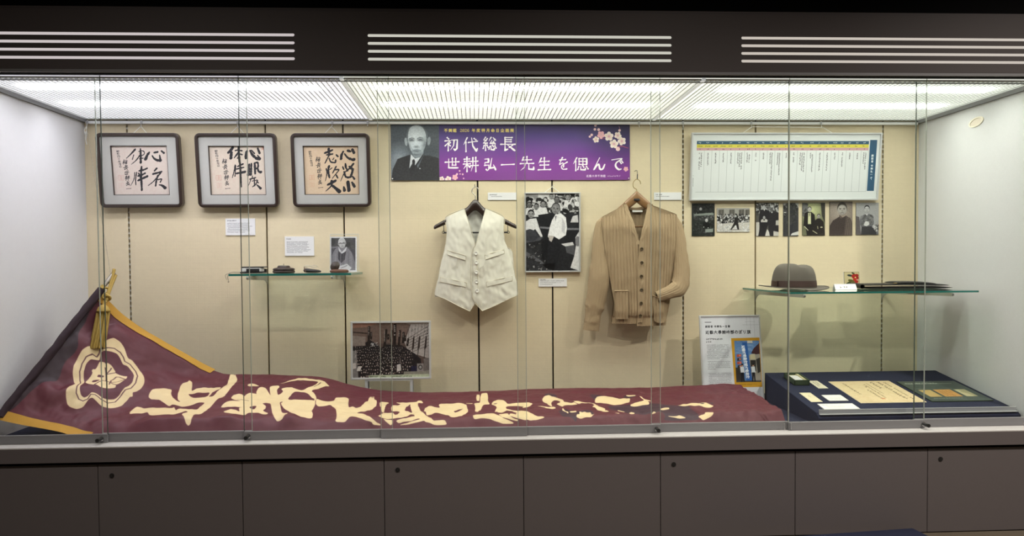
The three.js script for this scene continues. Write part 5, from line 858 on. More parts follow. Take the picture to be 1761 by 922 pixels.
const posterTex = canvasTex(1024, 1420, (c) => {
  view(c, 72, 46, 690, 880); fillAll(c, '#d9dce1');
  for (const [a, b, d, e] of [[560, 50, 560, 140], [600, 50, 600, 175], [640, 50, 640, 250], [545, 100, 655, 100], [515, 133, 690, 133]]) stroke(c, `${a} ${b} ${d} ${e}`, 1.6, '#8c9096'); poly(c, '114 99 184 99 184 105 114 105', '#3a3c42');
  let x = 118; for (const ch of '創設者') { glyph(c, ch, x, 134, 24, 24, 3.4, '#3a3c42', { pen: true }); x += 28; } x = 212; for (const ch of '世耕弘一自筆') { glyph(c, ch, x, 134, 25, 24, 3.4, '#3a3c42', { pen: true }); x += 29; }
  x = 118; for (const ch of '近畿大學詩吟部のぼり旗') { glyph(c, ch, x, 186, 39, 37, 5.2, '#2f3137', { pen: true }); x += 44; }
  smallPrint(c, 120, 262, 235, 16, 20, 1, '#3a3c42', 501, false, 1); smallPrint(c, 120, 290, 125, 16, 20, 1, '#3a3c42', 502, false, 1);
  smallPrint(c, 124, 328, 236, 7.4, 15.2, 10, '#55585e', 503, false, 0.97); smallPrint(c, 126, 492, 236, 7.4, 15.2, 6, '#55585e', 504, false, 0.97); smallPrint(c, 130, 610, 240, 7.4, 15.2, 9, '#55585e', 505, false, 0.97);
  poly(c, '386 266 690 262 690 756 400 756', '#cf9c2f'); c.save(); c.beginPath(); c.rect(418, 292, 264, 414); c.clip(); c.fillStyle = '#5f86b8'; c.fillRect(418, 292, 270, 414); const r = rng(9); for (let k = 0; k < 40; k++) { c.globalAlpha = 0.4; blob(c, 418 + r() * 230, 292 + r() * 140, 22, 8, '#86a6cc'); } c.globalAlpha = 1;
  poly(c, '690 310 620 370 590 420 690 440', '#4a2f33'); poly(c, '565 440 690 425 690 710 565 710', '#a59f92'); poly(c, '580 430 630 425 635 480 580 480', '#c7bd9a'); poly(c, '578 488 636 488 636 600 578 600', '#33302f'); poly(c, '640 480 690 460 690 600 650 620', '#3c3a38'); for (let k = 0; k < 6; k++) { poly(c, `${436 + (k % 2) * 6} ${430 + k * 36} ${484} ${425 + k * 36} ${486} ${452 + k * 36} ${438} ${458 + k * 36}`, k % 2 ? '#3f3430' : '#b5523f'); blob(c, 470, 440 + k * 36, 10, 9, '#d98570'); } poly(c, '418 560 500 560 500 710 418 710', '#3b3836'); poly(c, '418 690 690 690 690 710 418 710', '#4b4947');
  poly(c, '500 312 552 306 588 690 528 692', '#3564ab'); const wt = rng(31); for (let k = 0; k < 11; k++) glyph(c, '近畿大學詩吟部大學詩吟'[k], 492 + k * 3.2, 340 + k * 30, 36, 30, 6, '#e9eef5', { wobble: 9, seed: k }); poly(c, '556 292 610 292 614 316 556 318', '#d4d4cc');
  for (const px of [488, 604]) { poly(c, `${px - 22} 560 ${px - 16} 552 ${px + 18} 552 ${px + 24} 615 ${px - 18} 612`, '#dfe2e6'); poly(c, `${px - 14} 610 ${px + 16} 610 ${px + 20} 704 ${px + 6} 704 ${px + 1} 640 ${px - 6} 704 ${px - 20} 704`, '#22242b'); blob(c, px + 2, 537, 11, 13, '#c99c83'); blob(c, px + 2, 530, 11, 9, '#26211f'); } c.restore();
  smallPrint(c, 440, 722, 210, 6, 8, 2, '#7a5c1c', 506); stroke(c, '480 800 650 803', 1.6, '#9a9ea4');
});
{
  const h = 0.424, o = thing('poster_frame', 'silver-framed white poster with orange-bordered festival photograph beside the plinth', 'poster', [1.2635, FLOOR + 0.002, 0.222]), up = (g) => g.translate(0, h / 2, 0).rotateX(-0.16);
  part('frame', up(ring(0.305, h, 0.0075, 0.014, 0.0012, 0.0008, 0.001)), M.silverFrame, o); part('print', up(boardGeo(0.292, 0.411, 0.006).translate(0, 0, 0.007)), board(posterTex, M.paperEdge, 0.28), o);
  part('rear_strut', [rod([0, 0.30, -0.05], [0, 0.001, -0.15], 0.004, 8)], M.darkMetal, o);
}

// ---------------------------------------------------------------- navy plinth and documents
const PX0 = 1.428, PX1 = 2.298, PZ0 = 0.205, PZ1 = 0.785, PY0 = 0.555, PY1 = 0.470, SLOPE = Math.atan2(PY0 - PY1, PZ1 - PZ0);
{
  const s = new THREE.Shape(); s.moveTo(PZ0, FLOOR + 0.0005); s.lineTo(PZ1 + 0.022, FLOOR + 0.0005); s.lineTo(PZ1 + 0.022, FLOOR + 0.032); s.lineTo(PZ1, PY1 - 0.004); s.lineTo(PZ1 - 0.004, PY1); s.lineTo(PZ0, PY0);
  const g = new THREE.ExtrudeGeometry(s, { depth: PX1 - PX0 - 0.006, bevelEnabled: true, bevelThickness: 0.003, bevelSize: 0.002, bevelSegments: 2 }).rotateY(-Math.PI / 2).scale(1, 1, 1);
  g.translate(PX1 - 0.003, 0, 0);
  const p = thing('display_plinth', 'navy cloth-covered sloping plinth carrying documents', 'plinth', [0, 0, 0]);
  part('block', metreUV(g), M.navyFelt, p);
  const a = thing('acrylic_stop', 'clear acrylic stop bar along the low edge of the navy plinth', 'stop bar', [(1.434 + 2.286) / 2, PY1 - 0.012, PZ1 + 0.004]);
  part('front_strip', box(0.852, 0.018, 0.003, 0, 0.018, 0.006), phys(lin(0.80, 0.82, 0.83), 0.15, { transmission: 0.75, thickness: 0 }), a); part('top_edge', box(0.852, 0.0022, 0.0034, 0, 0.0275, 0.006), M.acrylicEdge, a); part('foot_strip', box(0.852, 0.0025, 0.012, 0, 0.0098, 0.0125), M.acrylicEdge, a);
}
// a sheet lying on the slope: x and distance down the slope from the upper edge
function onSlope(o, x, s, lift = 0.0028) { o.rotation.x = SLOPE; o.position.set(x, PY0 - Math.sin(SLOPE) * s + Math.cos(SLOPE) * lift, PZ0 + Math.cos(SLOPE) * s + Math.sin(SLOPE) * lift); return o; }
const flat = (w, d, t) => new THREE.BoxGeometry(w, d, t).rotateX(-Math.PI / 2).translate(0, t / 2, 0);
function paper(name, label, category, x0, x1, s0, s1, t, w, h, draw, group, rough = 0.75, edge = M.paperEdge) {
  const o = solo(name, label, category, flat(x1 - x0, s1 - s0, t), board(canvasTex(w, h, draw), edge, rough), [0, 0, 0], group);
  return onSlope(o, (x0 + x1) / 2, (s0 + s1) / 2);
}
paper('certificate', 'large cream certificate with brushed columns of writing on the navy plinth', 'certificate', 1.671, 1.965, 0.166, 0.481, 0.0022, 760, 800, (c, w, h) => {
  fillAll(c, '#d9c49a'); const r = rng(3); for (let k = 0; k < 500; k++) { c.globalAlpha = 0.06; blob(c, r() * w, r() * h, 20 + r() * 30, 6 + r() * 12, r() < 0.5 ? '#efdfb9' : '#a88a58', r() * 3); } c.globalAlpha = 1;
  const cols = [[0.86, 0.07, 0.88, 30], [0.755, 0.05, 0.90, 40], [0.64, 0.05, 0.42, 42], [0.55, 0.12, 0.62, 16], [0.485, 0.16, 0.80, 24], [0.44, 0.26, 0.34, 34], [0.40, 0.42, 0.84, 32], [0.17, 0.10, 0.72, 34]];
  const pool = Object.keys(STROKES); cols.forEach(([x, y0, y1, s], i) => { let k = 0; for (let y = y0 * h; y < y1 * h - s; y += s * 1.25) smallPrint(c, x * w, y, s * 0.9, s, s, 1, '#5d4a2c', 600 + i * 40 + k++, true, 1); }); c.globalAlpha = 0.6; poly(c, [[0.41 * w, 0.80 * h], [0.47 * w, 0.80 * h], [0.47 * w, 0.85 * h], [0.41 * w, 0.85 * h]], '#b5582f'); c.globalAlpha = 1; stroke(c, `0 ${h * 0.955} ${w} ${h * 0.955}`, 5, '#b79d6c');
});
paper('name_card', 'narrow pale card with small handwriting beside the green box', 'card', 1.581, 1.627, 0.145, 0.264, 0.0012, 200, 480, (c, w, h) => { fillAll(c, '#ded7bd'); smallPrint(c, 56, 60, 330, 34, 52, 2, '#5c5644', 71, true, 0.8); }, 'cards on the navy plinth');
paper('name_card', 'narrow cream card with faint writing at the plinth edge below the green box', 'card', 1.464, 1.515, 0.324, 0.453, 0.0012, 200, 480, (c, w, h) => { fillAll(c, '#e0d5b2'); smallPrint(c, 84, 150, 190, 26, 34, 1, '#a3946a', 72, true, 1); }, 'cards on the navy plinth');
paper('name_card', 'small white caption card between the cream card and the certificate', 'card', 1.548, 1.634, 0.366, 0.445, 0.003, 360, 320, (c, w, h) => { fillAll(c, '#e8e8e0'); smallPrint(c, 60, 150, 250, 14, 44, 3, '#77776f', 73, false, 0.8); }, 'cards on the navy plinth', 0.75, M.card);
paper('name_card', 'wide white caption card against the acrylic stop bar', 'card', 1.476, 1.630, 0.485, 0.556, 0.003, 640, 300, (c, w, h) => { fillAll(c, '#ecebe4'); smallPrint(c, 50, 60, 200, 22, 30, 1, '#55554f', 74, false, 1); smallPrint(c, 90, 130, 420, 16, 50, 2, '#77776f', 75, false, 0.7); }, 'cards on the navy plinth', 0.75, M.card);
{ // small green box with white cards in it
  const o = onSlope(thing('small_card_box', 'small open green box holding a white card on the navy plinth', 'box'), 1.524, 0.150, 0.0026);
  const w = 0.072, d = 0.125, h = 0.026, t = 0.004; o.rotation.order = 'XYZ';
  part('tray', [box(w, t, d, 0, t / 2, 0), box(t, h, d, -w / 2 + t / 2, h / 2, 0), box(t, h, d, w / 2 - t / 2, h / 2, 0), box(w, h, t, 0, h / 2, -d / 2 + t / 2), box(w, h, t, 0, h / 2, d / 2 - t / 2)], M.greenBox, o);
  part('lining', [box(w - 0.010, 0.002, d - 0.010, 0, h - 0.012, 0), box(0.012, 0.006, d - 0.010, w / 2 - 0.012, h - 0.008, 0)], mat(lin(0.55, 0.52, 0.30), 0.8), o, 'yellowish lining');
  const k = onSlope(thing('white_card', 'white card lying inside the small green box', 'card'), 1.519, 0.158, 0.0186);
  part('sheet', box(0.046, 0.002, 0.092, 0, 0.001, 0), M.card, k);
}
paper('mounted_document', 'green-mounted document with three pasted cream slips on the navy plinth', 'document', 1.992, 2.269, 0.188, 0.476, 0.004, 720, 750, (c, w, h) => {
  fillAll(c, '#3d4a44'); const r = rng(6); for (let k = 0; k < 700; k++) { c.globalAlpha = 0.15; blob(c, r() * w, r() * h, 4 + r() * 18, 2 + r() * 5, ['#5d6b60', '#2e3833', '#6f7a6d'][k % 3], r() * 0.6); } c.globalAlpha = 1;
  stroke(c, `${w * 0.06} ${h * 0.14} ${w * 0.86} ${h * 0.14}`, 16, '#97a092'); smallPrint(c, w * 0.08, h * 0.09, w * 0.74, 30, 40, 1, '#b3b9aa', 81, false, 1); stroke(c, `${w * 0.05} ${h * 0.22} ${w * 0.95} ${h * 0.22}`, 8, '#26302b'); stroke(c, `${w * 0.05} ${h * 0.33} ${w * 0.95} ${h * 0.33}`, 8, '#26302b');
  poly(c, [[w * 0.10, h * 0.46], [w * 0.30, h * 0.46], [w * 0.30, h * 0.80], [w * 0.10, h * 0.80]], '#b59a5f'); poly(c, [[w * 0.35, h * 0.45], [w * 0.64, h * 0.45], [w * 0.64, h * 0.80], [w * 0.35, h * 0.80]], '#b98a49'); poly(c, [[w * 0.70, h * 0.45], [w * 0.89, h * 0.45], [w * 0.89, h * 0.80], [w * 0.70, h * 0.80]], '#b3ab82'); smallPrint(c, w * 0.40, h * 0.50, h * 0.26, 26, 40, 4, '#8a5a2b', 82, true, 0.9); smallPrint(c, w * 0.1, h * 0.86, w * 0.72, 26, 30, 1, '#8d9788', 83, false, 1);
}, null, 0.35, M.greenBox);

// characters and crest dyed on the flag: outlines in cloth units (2000 along, 500 across), L pale, M maroon, D dark cloth, N dark pole sleeve with its shading painted in, l line
const FLAG_PRINT = [
  ['L', '77 345 82 358 88 389 97 404 111 405 127 395 149 367 160 368 178 358 200 341 220 319 234 295 241 268 240 252 233 243 244 227 239 222 244 201 249 174 245 156 233 144 212 140 191 147 178 152 172 146 174 122 174 109 165 96 147 96 129 108 114 128 105 146 100 169 103 190 91 199 74 223 62 251 57 279 58 307 64 327 72 337 81 331'],
  ['l', '88 345 98 364 110 376 127 373 140 363 149 352 165 350 184 339 205 314 218 283 222 254 216 238 221 208 226 177 215 161 198 159 176 166 167 161 170 142 164 129 150 132 131 150 118 175 109 202 97 217 83 242 75 270 74 295 81 316 91 317 91 331 88 345'],
  ['M', '93 336 97 350 110 360 122 365 136 354 150 339 161 341 180 330 197 311 210 281 213 257 210 243 216 212 218 187 207 171 195 166 174 174 164 170 164 152 160 142 147 147 131 167 120 188 116 210 101 228 90 251 83 277 85 299 96 308 100 313'],
  ['L', '103 311 112 316 115 312 119 320 129 318 146 306 147 300 166 299 184 300 188 288 189 281 190 261 191 247 189 240 195 226 177 210 166 208 151 213 146 211 144 206 136 204 118 211 115 218 114 238 113 250 110 260 105 264 104 272 109 276 103 304'],
  ['M', '122 266 134 271 138 261 125 252'],
  ['M', '126 229 127 234 142 244 139 222 130 221'],
  ['l', '121 301 137 276 154 248'],
  ['l', '133 310 135 278 147 300'],
  ['l', '171 236 161 260 160 286 166 290 188 283 181 260 168 251 164 254'],
  ['l', '146 211 146 245 163 248 189 240'],
  ['L', '273 251 261 286 265 301 273 319 290 325 306 295 343 254 370 228 374 229 353 253 322 301 298 346 291 372 297 386 291 401 305 392 329 347 331 374 351 384 410 373 426 340 419 313 428 264 439 270 430 333 413 411 352 510 370 504 388 483 380 499 369 510 422 456 448 389 469 281 469 232 480 167 484 94 468 98 476 67 482 40 479 36 472 42 462 59 438 100 446 118 434 131 430 107 421 94 407 98 396 94 384 93 371 102 350 132 347 119 327 125 314 120 286 176 285 188 295 188 310 181 319 191 336 186 355 189 381 177 380 187 403 147 401 170 425 157 457 141 453 173 450 203 434 200 422 182 405 182 384 198 363 211 362 198 330 230 305 249 294 248 287 243'],
  ['M', '347 308 361 306 368 322 412 311 426 260 410 247 369 283'],
  ['L', '494 258 491 283 503 294 516 286 529 269 525 290 530 308 547 301 555 291 543 323 539 352 547 364 563 349 588 301 603 268 584 323 573 360 580 371 597 368 605 353 602 331 619 279 624 302 626 317 615 335 629 344 641 356 650 343 680 327 690 365 700 410 706 443 672 446 648 445 619 425 586 403 615 441 642 469 679 461 715 465 743 427 728 410 719 353 704 326 720 296 730 269 733 232 743 173 740 128 751 94 753 62 744 60 720 70 699 89 688 116 671 135 659 162 648 196 649 220 641 209 658 148 670 105 688 99 684 82 685 53 680 48 671 47 661 64 647 105 624 188 613 188 601 185 618 161 621 142 617 128 636 109 633 92 610 106 591 104 586 85 571 86 546 99 532 107 527 138 534 151 547 141 569 111 551 160 564 162 532 167 506 161 504 177 508 207 522 214 540 215 519 227'],
  ['M', '654 245 660 305 669 310 693 303 708 284 718 264 725 260 731 234 721 238 695 236 668 236'],
  ['L', '498 370 499 400 536 371 526 363 505 361'],
  ['M', '574 163 592 169 596 149 596 129'],
  ['l', '521 237 557 218'],
  ['l', '701 385 712 437'],
  ['L', '737 226 731 263 746 256 770 249 778 260 780 312 810 325 818 296 822 247 830 193 839 210 849 199 861 210 866 258 872 294 870 390 877 346 874 392 881 340 879 395 886 334 895 320 902 230 892 179 878 146 866 155 858 135 881 110 905 55 922 38 932 35 932 32 914 33 910 40 880 52 852 80 847 55 839 41 814 45 815 63 809 113 799 170 780 199 770 180 752 167 742 194'],
  ['L', '905 311 932 305 926 286 927 200 930 150 926 154 917 218 911 244'],
  ['L', '945 211 945 269 961 256 968 277 951 306 968 302 1010 292 1015 320 1023 314 1030 292 1014 288 1018 232 1033 134 1050 87 1068 46 1076 46 1092 49 1099 46 1104 32 1072 32 1061 39 1049 41 1044 47 1024 38 1006 33 980 33 1003 37 1024 45 1035 53 1029 56 1012 42 996 42 980 39 973 44 974 49 986 53 999 53 1009 64 1019 76 1016 99 1005 104 998 68 986 59 964 60 933 59 922 72 929 102 931 136 956 137 964 96 972 101 975 146 965 164 950 174'],
  ['L', '937 57 962 53 964 39 958 34 947 45'],
  ['M', '983 183 994 273 997 222 1009 135 994 164'],
  ['L', '1038 153 1040 221 1048 246 1066 229 1080 219 1074 281 1104 278 1143 268 1152 241 1159 142 1153 113 1138 64 1115 61 1106 91 1093 110 1073 121 1062 104 1049 96 1045 133'],
  ['M', '1119 150 1128 159 1146 186 1140 163 1129 135 1124 126'],
  ['L', '1183 433 1192 430 1188 294 1184 299 1181 385'],
  ['L', '1196 434 1199 457 1212 456 1216 412 1214 301 1219 247 1206 246 1198 224 1193 170 1187 163 1184 145 1177 146 1179 195 1174 259 1192 261 1193 382'],
  ['L', '1152 271 1170 272 1170 259 1153 261'],
  ['L', '1224 247 1230 297 1243 318 1257 308 1264 267 1268 242 1298 256 1320 255 1330 265 1338 248 1339 225 1323 194 1308 185 1314 211 1296 218 1270 223 1262 205 1264 183 1278 165 1293 144 1305 142 1319 112 1340 58 1358 55 1359 49 1340 43 1321 40 1315 43 1309 40 1291 45 1273 53 1267 58 1271 77 1281 73 1288 55 1285 76 1290 92 1276 143 1263 171 1259 124 1250 101 1238 110 1238 127 1231 143 1234 172 1239 209 1230 233'],
  ['L', '1171 68 1193 76 1194 98 1210 113 1225 100 1236 81 1248 49 1272 38 1279 32 1251 32 1238 37 1219 44 1209 46 1192 45 1174 44'],
  ['L', '1239 88 1262 85 1267 56 1277 46 1290 41 1288 38 1272 43 1256 49 1247 54'],
  ['M', '1230 254 1238 256 1240 244 1230 245'],
  ['D', '1385 390 1401 408 1414 404 1421 342 1409 343 1395 361 1382 352'],
  ['L', '1372 310 1380 353 1396 372 1409 343 1420 326 1432 308 1428 245 1440 229 1451 224 1459 258 1464 197 1444 194 1427 200 1418 176 1412 192 1405 212 1416 231 1421 262 1414 289 1402 284 1391 233 1390 174 1383 195 1378 235 1371 273'],
  ['L', '1348 189 1366 181 1378 156 1393 164 1398 149 1388 136 1372 145 1367 166'],
  ['D', '1401 116 1419 151 1453 111 1489 127 1496 89 1488 52 1446 48 1441 30 1430 48 1417 52 1407 54'],
  ['L', '1448 65 1456 74 1459 110 1465 100 1473 109 1478 95 1488 98 1486 58 1496 71 1484 47 1468 46 1454 41 1444 47'],
  ['L', '1414 133 1418 157 1420 123 1428 104 1426 86 1420 109'],
  ['L', '1433 113 1451 125 1450 102 1433 103'],
  ['L', '1458 285 1480 268 1500 251 1516 223 1516 163 1534 147 1529 119 1512 120 1506 154 1499 155 1511 193 1505 230 1478 252 1470 207 1464 248'],
  ['D', '1521 392 1560 350 1528 307 1521 275 1515 318'],
  ['D', '1612 336 1624 369 1655 337 1628 312'],
  ['D', '1544 191 1600 198 1643 183 1621 54 1578 59 1567 111 1547 123'],
  ['D', '1636 177 1646 176 1670 215 1698 211 1739 171 1762 156 1772 56 1768 31 1671 31 1681 43 1673 59 1644 51 1605 54 1624 116'],
  ['L', '1523 286 1538 340 1557 344 1576 342 1585 343 1598 303 1609 319 1627 301 1613 227 1599 218 1583 203 1563 211 1550 226 1528 243 1520 254'],
  ['L', '1624 369 1652 358 1649 337 1629 340'],
  ['L', '1564 125 1577 110 1577 73 1565 83'],
  ['L', '1585 58 1597 90 1601 54'],
  ['L', '1548 70 1561 65 1558 59'],
  ['L', '1518 110 1534 128 1540 104 1522 100'],
  ['L', '1608 192 1643 230 1665 270 1658 328 1664 314 1670 276 1681 256 1667 245 1668 208 1646 176 1617 162'],
  ['L', '1739 171 1758 192 1788 212 1803 187 1824 207 1824 173 1838 154 1806 130 1796 153 1781 149 1756 146'],
  ['D', '1805 186 1816 179 1808 163 1802 170'],
  ['D', '1833 212 1843 188 1836 171'],
  ['L', '1684 138 1710 146 1706 118 1682 115'],
  ['L', '1684 46 1709 44 1720 49 1735 38 1719 37'],
  ['L', '1769 44 1777 50 1789 52 1790 59 1798 57 1812 54 1806 43 1793 36 1778 31 1774 38'],
  ['L', '1644 49 1652 60 1656 52'],
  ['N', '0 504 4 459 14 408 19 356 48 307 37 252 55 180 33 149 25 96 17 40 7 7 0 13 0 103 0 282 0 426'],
];
const FLAG_FRONT = [[-1.887, 0.512, 0.800], [-1.792, 0.491, 0.810], [-1.638, 0.462, 0.826], [-1.500, 0.424, 0.838], [-1.260, 0.424, 0.838], [-1.060, 0.424, 0.838], [-0.880, 0.424, 0.838], [-0.740, 0.424, 0.838], [-0.600, 0.424, 0.838], [-0.450, 0.424, 0.838], [-0.300, 0.424, 0.838], [-0.100, 0.424, 0.838], [0.100, 0.424, 0.838], [0.300, 0.424, 0.838], [0.500, 0.424, 0.838], [0.700, 0.424, 0.838], [0.900, 0.424, 0.838], [1.080, 0.424, 0.838], [1.180, 0.424, 0.820], [1.300, 0.424, 0.790]];
const FLAG_BACK = [[-1.678, 0.984, 0.420], [-1.601, 0.884, 0.370], [-1.423, 0.728, 0.290], [-1.216, 0.604, 0.240], [-1.090, 0.589, 0.220], [-0.960, 0.584, 0.220], [-0.840, 0.579, 0.220], [-0.720, 0.566, 0.220], [-0.600, 0.532, 0.220], [-0.450, 0.502, 0.220], [-0.300, 0.491, 0.220], [-0.100, 0.488, 0.220], [0.100, 0.492, 0.220], [0.300, 0.498, 0.220], [0.500, 0.498, 0.220], [0.700, 0.496, 0.220], [0.900, 0.498, 0.220], [1.080, 0.513, 0.280], [1.180, 0.522, 0.300], [1.270, 0.515, 0.300]];
const POLE_TOP = [-1.632, 1.076, 0.360];
// ---------------------------------------------------------------- the maroon club flag, its pole, cord and tassel
const crv = (list, t) => {
  const n = list.length, T = clamp(t, 0, n - 1), i = Math.min(n - 2, Math.floor(T)), f = T - i, p0 = list[Math.max(0, i - 1)], p1 = list[i], p2 = list[i + 1], p3 = list[Math.min(n - 1, i + 2)];
  return [0, 1, 2].map((a) => 0.5 * (2 * p1[a] + (-p0[a] + p2[a]) * f + (2 * p0[a] - 5 * p1[a] + 4 * p2[a] - p3[a]) * f * f + (-p0[a] + 3 * p1[a] - 3 * p2[a] + p3[a]) * f * f * f));
};
const FLAG_T = [], FLAG_L = [0];
{ let last = null; for (let k = 0; k < 400; k++) { const t = (k / 399) * (FLAG_FRONT.length - 1), a = crv(FLAG_FRONT, t), b = crv(FLAG_BACK, t), m = a.map((v, i) => (v + b[i]) / 2); FLAG_T.push(t); if (last) FLAG_L.push(FLAG_L[k - 1] + Math.hypot(...m.map((v, i) => v - last[i]))); last = m; } }
const stationAt = (u) => { const L = u * FLAG_L[399]; let k = 0; while (k < 398 && FLAG_L[k + 1] < L) k++; return lerp(FLAG_T[k], FLAG_T[k + 1], (L - FLAG_L[k]) / (FLAG_L[k + 1] - FLAG_L[k])); };
function flagPoint(u, v, raw = false) {
  const t = stationAt(clamp(u)), a = crv(FLAG_FRONT, t), b = crv(FLAG_BACK, t), k = smooth(1.5, 4.2, t), w = Math.min(v, 1);
  const p = a.map((q, i) => lerp(q, b[i], w));
  p[1] += k * 0.05 * smooth(0, 0.13, w) * (1 - w);
  if (v > 1) { const d = (v - 1) / 0.15; p[1] = lerp(p[1], FLOOR + 0.004, d * smooth(3, 4.5, t)); p[2] -= 0.012 * d; }
  if (raw) return p;
  // folds: long slack ripples on the laid part, radiating folds under the pole tip, a crumpled hem
  const x = u * 30, inner = Math.min(1, w * 9) * Math.min(1, (1.02 - w) * 10 + 0.15);
  let d = 0.0055 * noise(x * 0.35, w * 3.2) + 0.0030 * noise(x * 0.9 + 5, w * 6.5 + 2) + 0.0012 * noise(x * 2.6, w * 16);
  d += (1 - k) * 0.012 * Math.sin(w * 13 - u * 46 + 1.2 * noise(u * 20, w * 2)) * smooth(0.02, 0.3, w) * smooth(0, 0.03, u);
  d += k * 0.012 * Math.max(0, noise(u * 16 + 3, 1.5)) * Math.exp(-(((w - 0.10) / 0.08) ** 2));
  d += k * smooth(0.8, 0.95, u) * 0.0035 * noise(u * 50, w * 8);
  d += 0.018 * Math.exp(-(((u - 0.165) / 0.035) ** 2)) * Math.exp(-(((w - 0.72 - (u - 0.165) * 2.5) / 0.08) ** 2)) * -1;
  p[1] += d * inner; p[2] += d * inner * 0.5;
  p[1] = Math.max(p[1], FLOOR + 0.0025);
  return p;
}
const flagTex = canvasTex(2048, 512, (c, w, h) => {
  fillAll(c, '#581d2a'); const r = rng(15);
  for (let k = 0; k < 1600; k++) { c.globalAlpha = 0.05; blob(c, r() * w, r() * h, 6 + r() * 50, 1 + r() * 4, r() < 0.5 ? '#7a3642' : '#40141f', (r() - 0.5) * 0.4); } c.globalAlpha = 1;
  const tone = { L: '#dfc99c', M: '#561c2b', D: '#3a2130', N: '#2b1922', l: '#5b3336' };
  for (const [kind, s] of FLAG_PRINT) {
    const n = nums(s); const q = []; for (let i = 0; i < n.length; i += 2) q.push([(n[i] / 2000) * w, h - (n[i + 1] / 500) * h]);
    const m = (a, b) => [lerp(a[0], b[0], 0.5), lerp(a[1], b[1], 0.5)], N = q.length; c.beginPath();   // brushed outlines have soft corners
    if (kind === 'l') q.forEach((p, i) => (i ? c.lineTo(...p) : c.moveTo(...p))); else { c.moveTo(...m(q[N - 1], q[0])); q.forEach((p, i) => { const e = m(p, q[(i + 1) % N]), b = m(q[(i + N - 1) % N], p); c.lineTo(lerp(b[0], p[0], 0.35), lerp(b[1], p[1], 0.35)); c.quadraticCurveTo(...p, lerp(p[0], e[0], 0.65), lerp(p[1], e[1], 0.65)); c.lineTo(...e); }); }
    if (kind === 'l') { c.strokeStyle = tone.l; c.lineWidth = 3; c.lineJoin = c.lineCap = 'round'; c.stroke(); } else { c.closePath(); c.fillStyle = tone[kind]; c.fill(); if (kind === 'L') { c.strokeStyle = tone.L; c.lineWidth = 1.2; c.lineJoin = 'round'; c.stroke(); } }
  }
  // loose weft of the worn dye on the pale characters
  for (let k = 0; k < 500; k++) { c.globalAlpha = 0.10; blob(c, r() * w, r() * h, 1 + r() * 7, 0.6 + r(), '#8a5a3c', (r() - 0.5) * 0.5); } c.globalAlpha = 1;
});
const silkBump = tiled(256, (x, y) => 0.5 + 0.5 * (rv() - 0.5) + 0.2 * Math.sin(y * Math.PI / 2), 0.10);
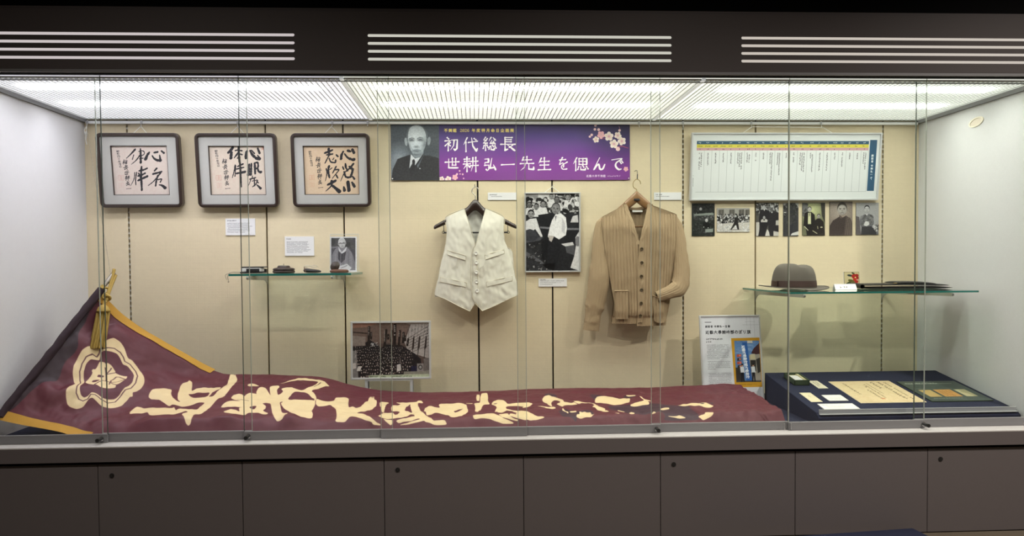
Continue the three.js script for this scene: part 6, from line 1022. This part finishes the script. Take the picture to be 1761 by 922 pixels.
{
  const o = thing('club_flag', 'long maroon silk flag with cream crest and brushed characters, draped along the showcase floor', 'flag', [0, 0, 0]);
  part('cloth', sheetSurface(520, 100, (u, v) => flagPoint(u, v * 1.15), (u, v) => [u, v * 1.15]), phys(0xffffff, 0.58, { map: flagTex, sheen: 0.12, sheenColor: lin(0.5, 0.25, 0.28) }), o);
  const strip = (v0, v1, u1) => sheetSurface(120, 4, (u, v) => { const p = flagPoint(u * u1, clamp(lerp(v0, v1, v), 0, 1)), q = lerp(v0, v1, v), e = q < 0 ? q : q > 1 ? q - 1 : 0, a = flagPoint(u * u1, 0, true), b = flagPoint(u * u1, 1, true); return [p[0] + (b[0] - a[0]) * e + 0.0005, p[1] + (b[1] - a[1]) * e + 0.0022, p[2] + (b[2] - a[2]) * e + 0.0022]; }, (u, v) => [u * 0.6, v * 0.03]);
  part('gold_border', strip(0.965, 1.02, 0.150), M.goldCloth, o, 'golden yellow edging'); part('gold_border', strip(-0.02, 0.045, 0.145), M.goldCloth, o, 'golden yellow edging');
  const A = [-1.889, 0.508, 0.802], B = POLE_TOP, SL = 0.87;
  part('sleeve', [sheetSurface(60, 20, (u, v) => { const a = v * Math.PI * 2, t = u * SL, r = 0.0165 * (1 + 0.15 * noise(t * 9, Math.sin(a))); return [lerp(A[0], B[0], t) + Math.cos(a) * r, lerp(A[1], B[1], t) + Math.sin(a) * r * 0.75, lerp(A[2], B[2], t) + Math.sin(a) * r * 0.8]; })], mat(lin(0.032, 0.016, 0.024), 0.8, { bumpMap: silkBump, bumpScale: 0.0004 }), o, 'dark pole sleeve');
  const p = thing('flag_pole', 'slender pole through the flag sleeve with bare tip at the cream wall', 'pole', [0, 0, 0]);
  const along = (t) => [lerp(A[0], B[0], t), lerp(A[1], B[1], t), lerp(A[2], B[2], t)];
  part('shaft', [rod(along(-0.05), along(0.93), 0.0085, 16)], M.bamboo, p); part('tip_tube', [rod(along(0.93), along(1.0), 0.0105, 16)], M.bamboo, p, 'bare metal pole tip'); part('tip_binding', [rod(along(0.875), along(0.90), 0.0115, 14)], M.goldThread, p, 'cord binding');
  const c = thing('tassel_cord', 'golden cord tied to the pole tip with a hanging tassel', 'tassel', [-1.637, 0.918, 0.458]);
  part('cord', [tube([[0.006, 0.176, -0.098], [0.004, 0.12, -0.072], [0.002, 0.06, -0.034], [0.002, 0.016, 0]], 0.0070, 24, 10), tube([[0.018, 0.150, -0.090], [0.010, 0.10, -0.060], [0.006, 0.03, -0.012]], 0.0055, 20, 8), new THREE.TorusGeometry(0.018, 0.005, 10, 24).rotateX(0.6).rotateY(0.7).translate(-0.016, 0.080, -0.048)], M.goldThread, c);
  part('knot', new THREE.TorusKnotGeometry(0.011, 0.0055, 64, 8).translate(0.004, 0.050, -0.022), M.goldThread, c); part('cap', [lathe([[0, 0.020], [0.010, 0.020], [0.020, 0.010], [0.027, -0.004], [0.028, -0.012], [0, -0.012]], 24)], M.goldThread, c);
  const strands = [], r = rng(22); for (let k = 0; k < 80; k++) { const a = r() * Math.PI * 2, q = Math.sqrt(r()) * 0.027, x = Math.cos(a) * q, z = Math.sin(a) * q * 0.75; strands.push(tube([[x, -0.008, z], [x * 1.08 - 0.003, -0.08, z * 1.1 + 0.022], [x * 1.18 - 0.008 + (r() - 0.5) * 0.004, -0.158 - r() * 0.010, z * 1.2 + 0.048]], 0.0033, 6, 5)); }
  const f = part('fringe', strands, M.goldThread, c, 'yellow tassel threads'); f.userData.kind = 'stuff';
}

// ---------------------------------------------------------------- hand over
scene.traverse((o) => { if (o.isMesh) { o.castShadow = true; o.receiveShadow = true; } if (o.isLight && o.shadow && !o.isRectAreaLight) o.castShadow = true; });
renderer.render(scene, camera);
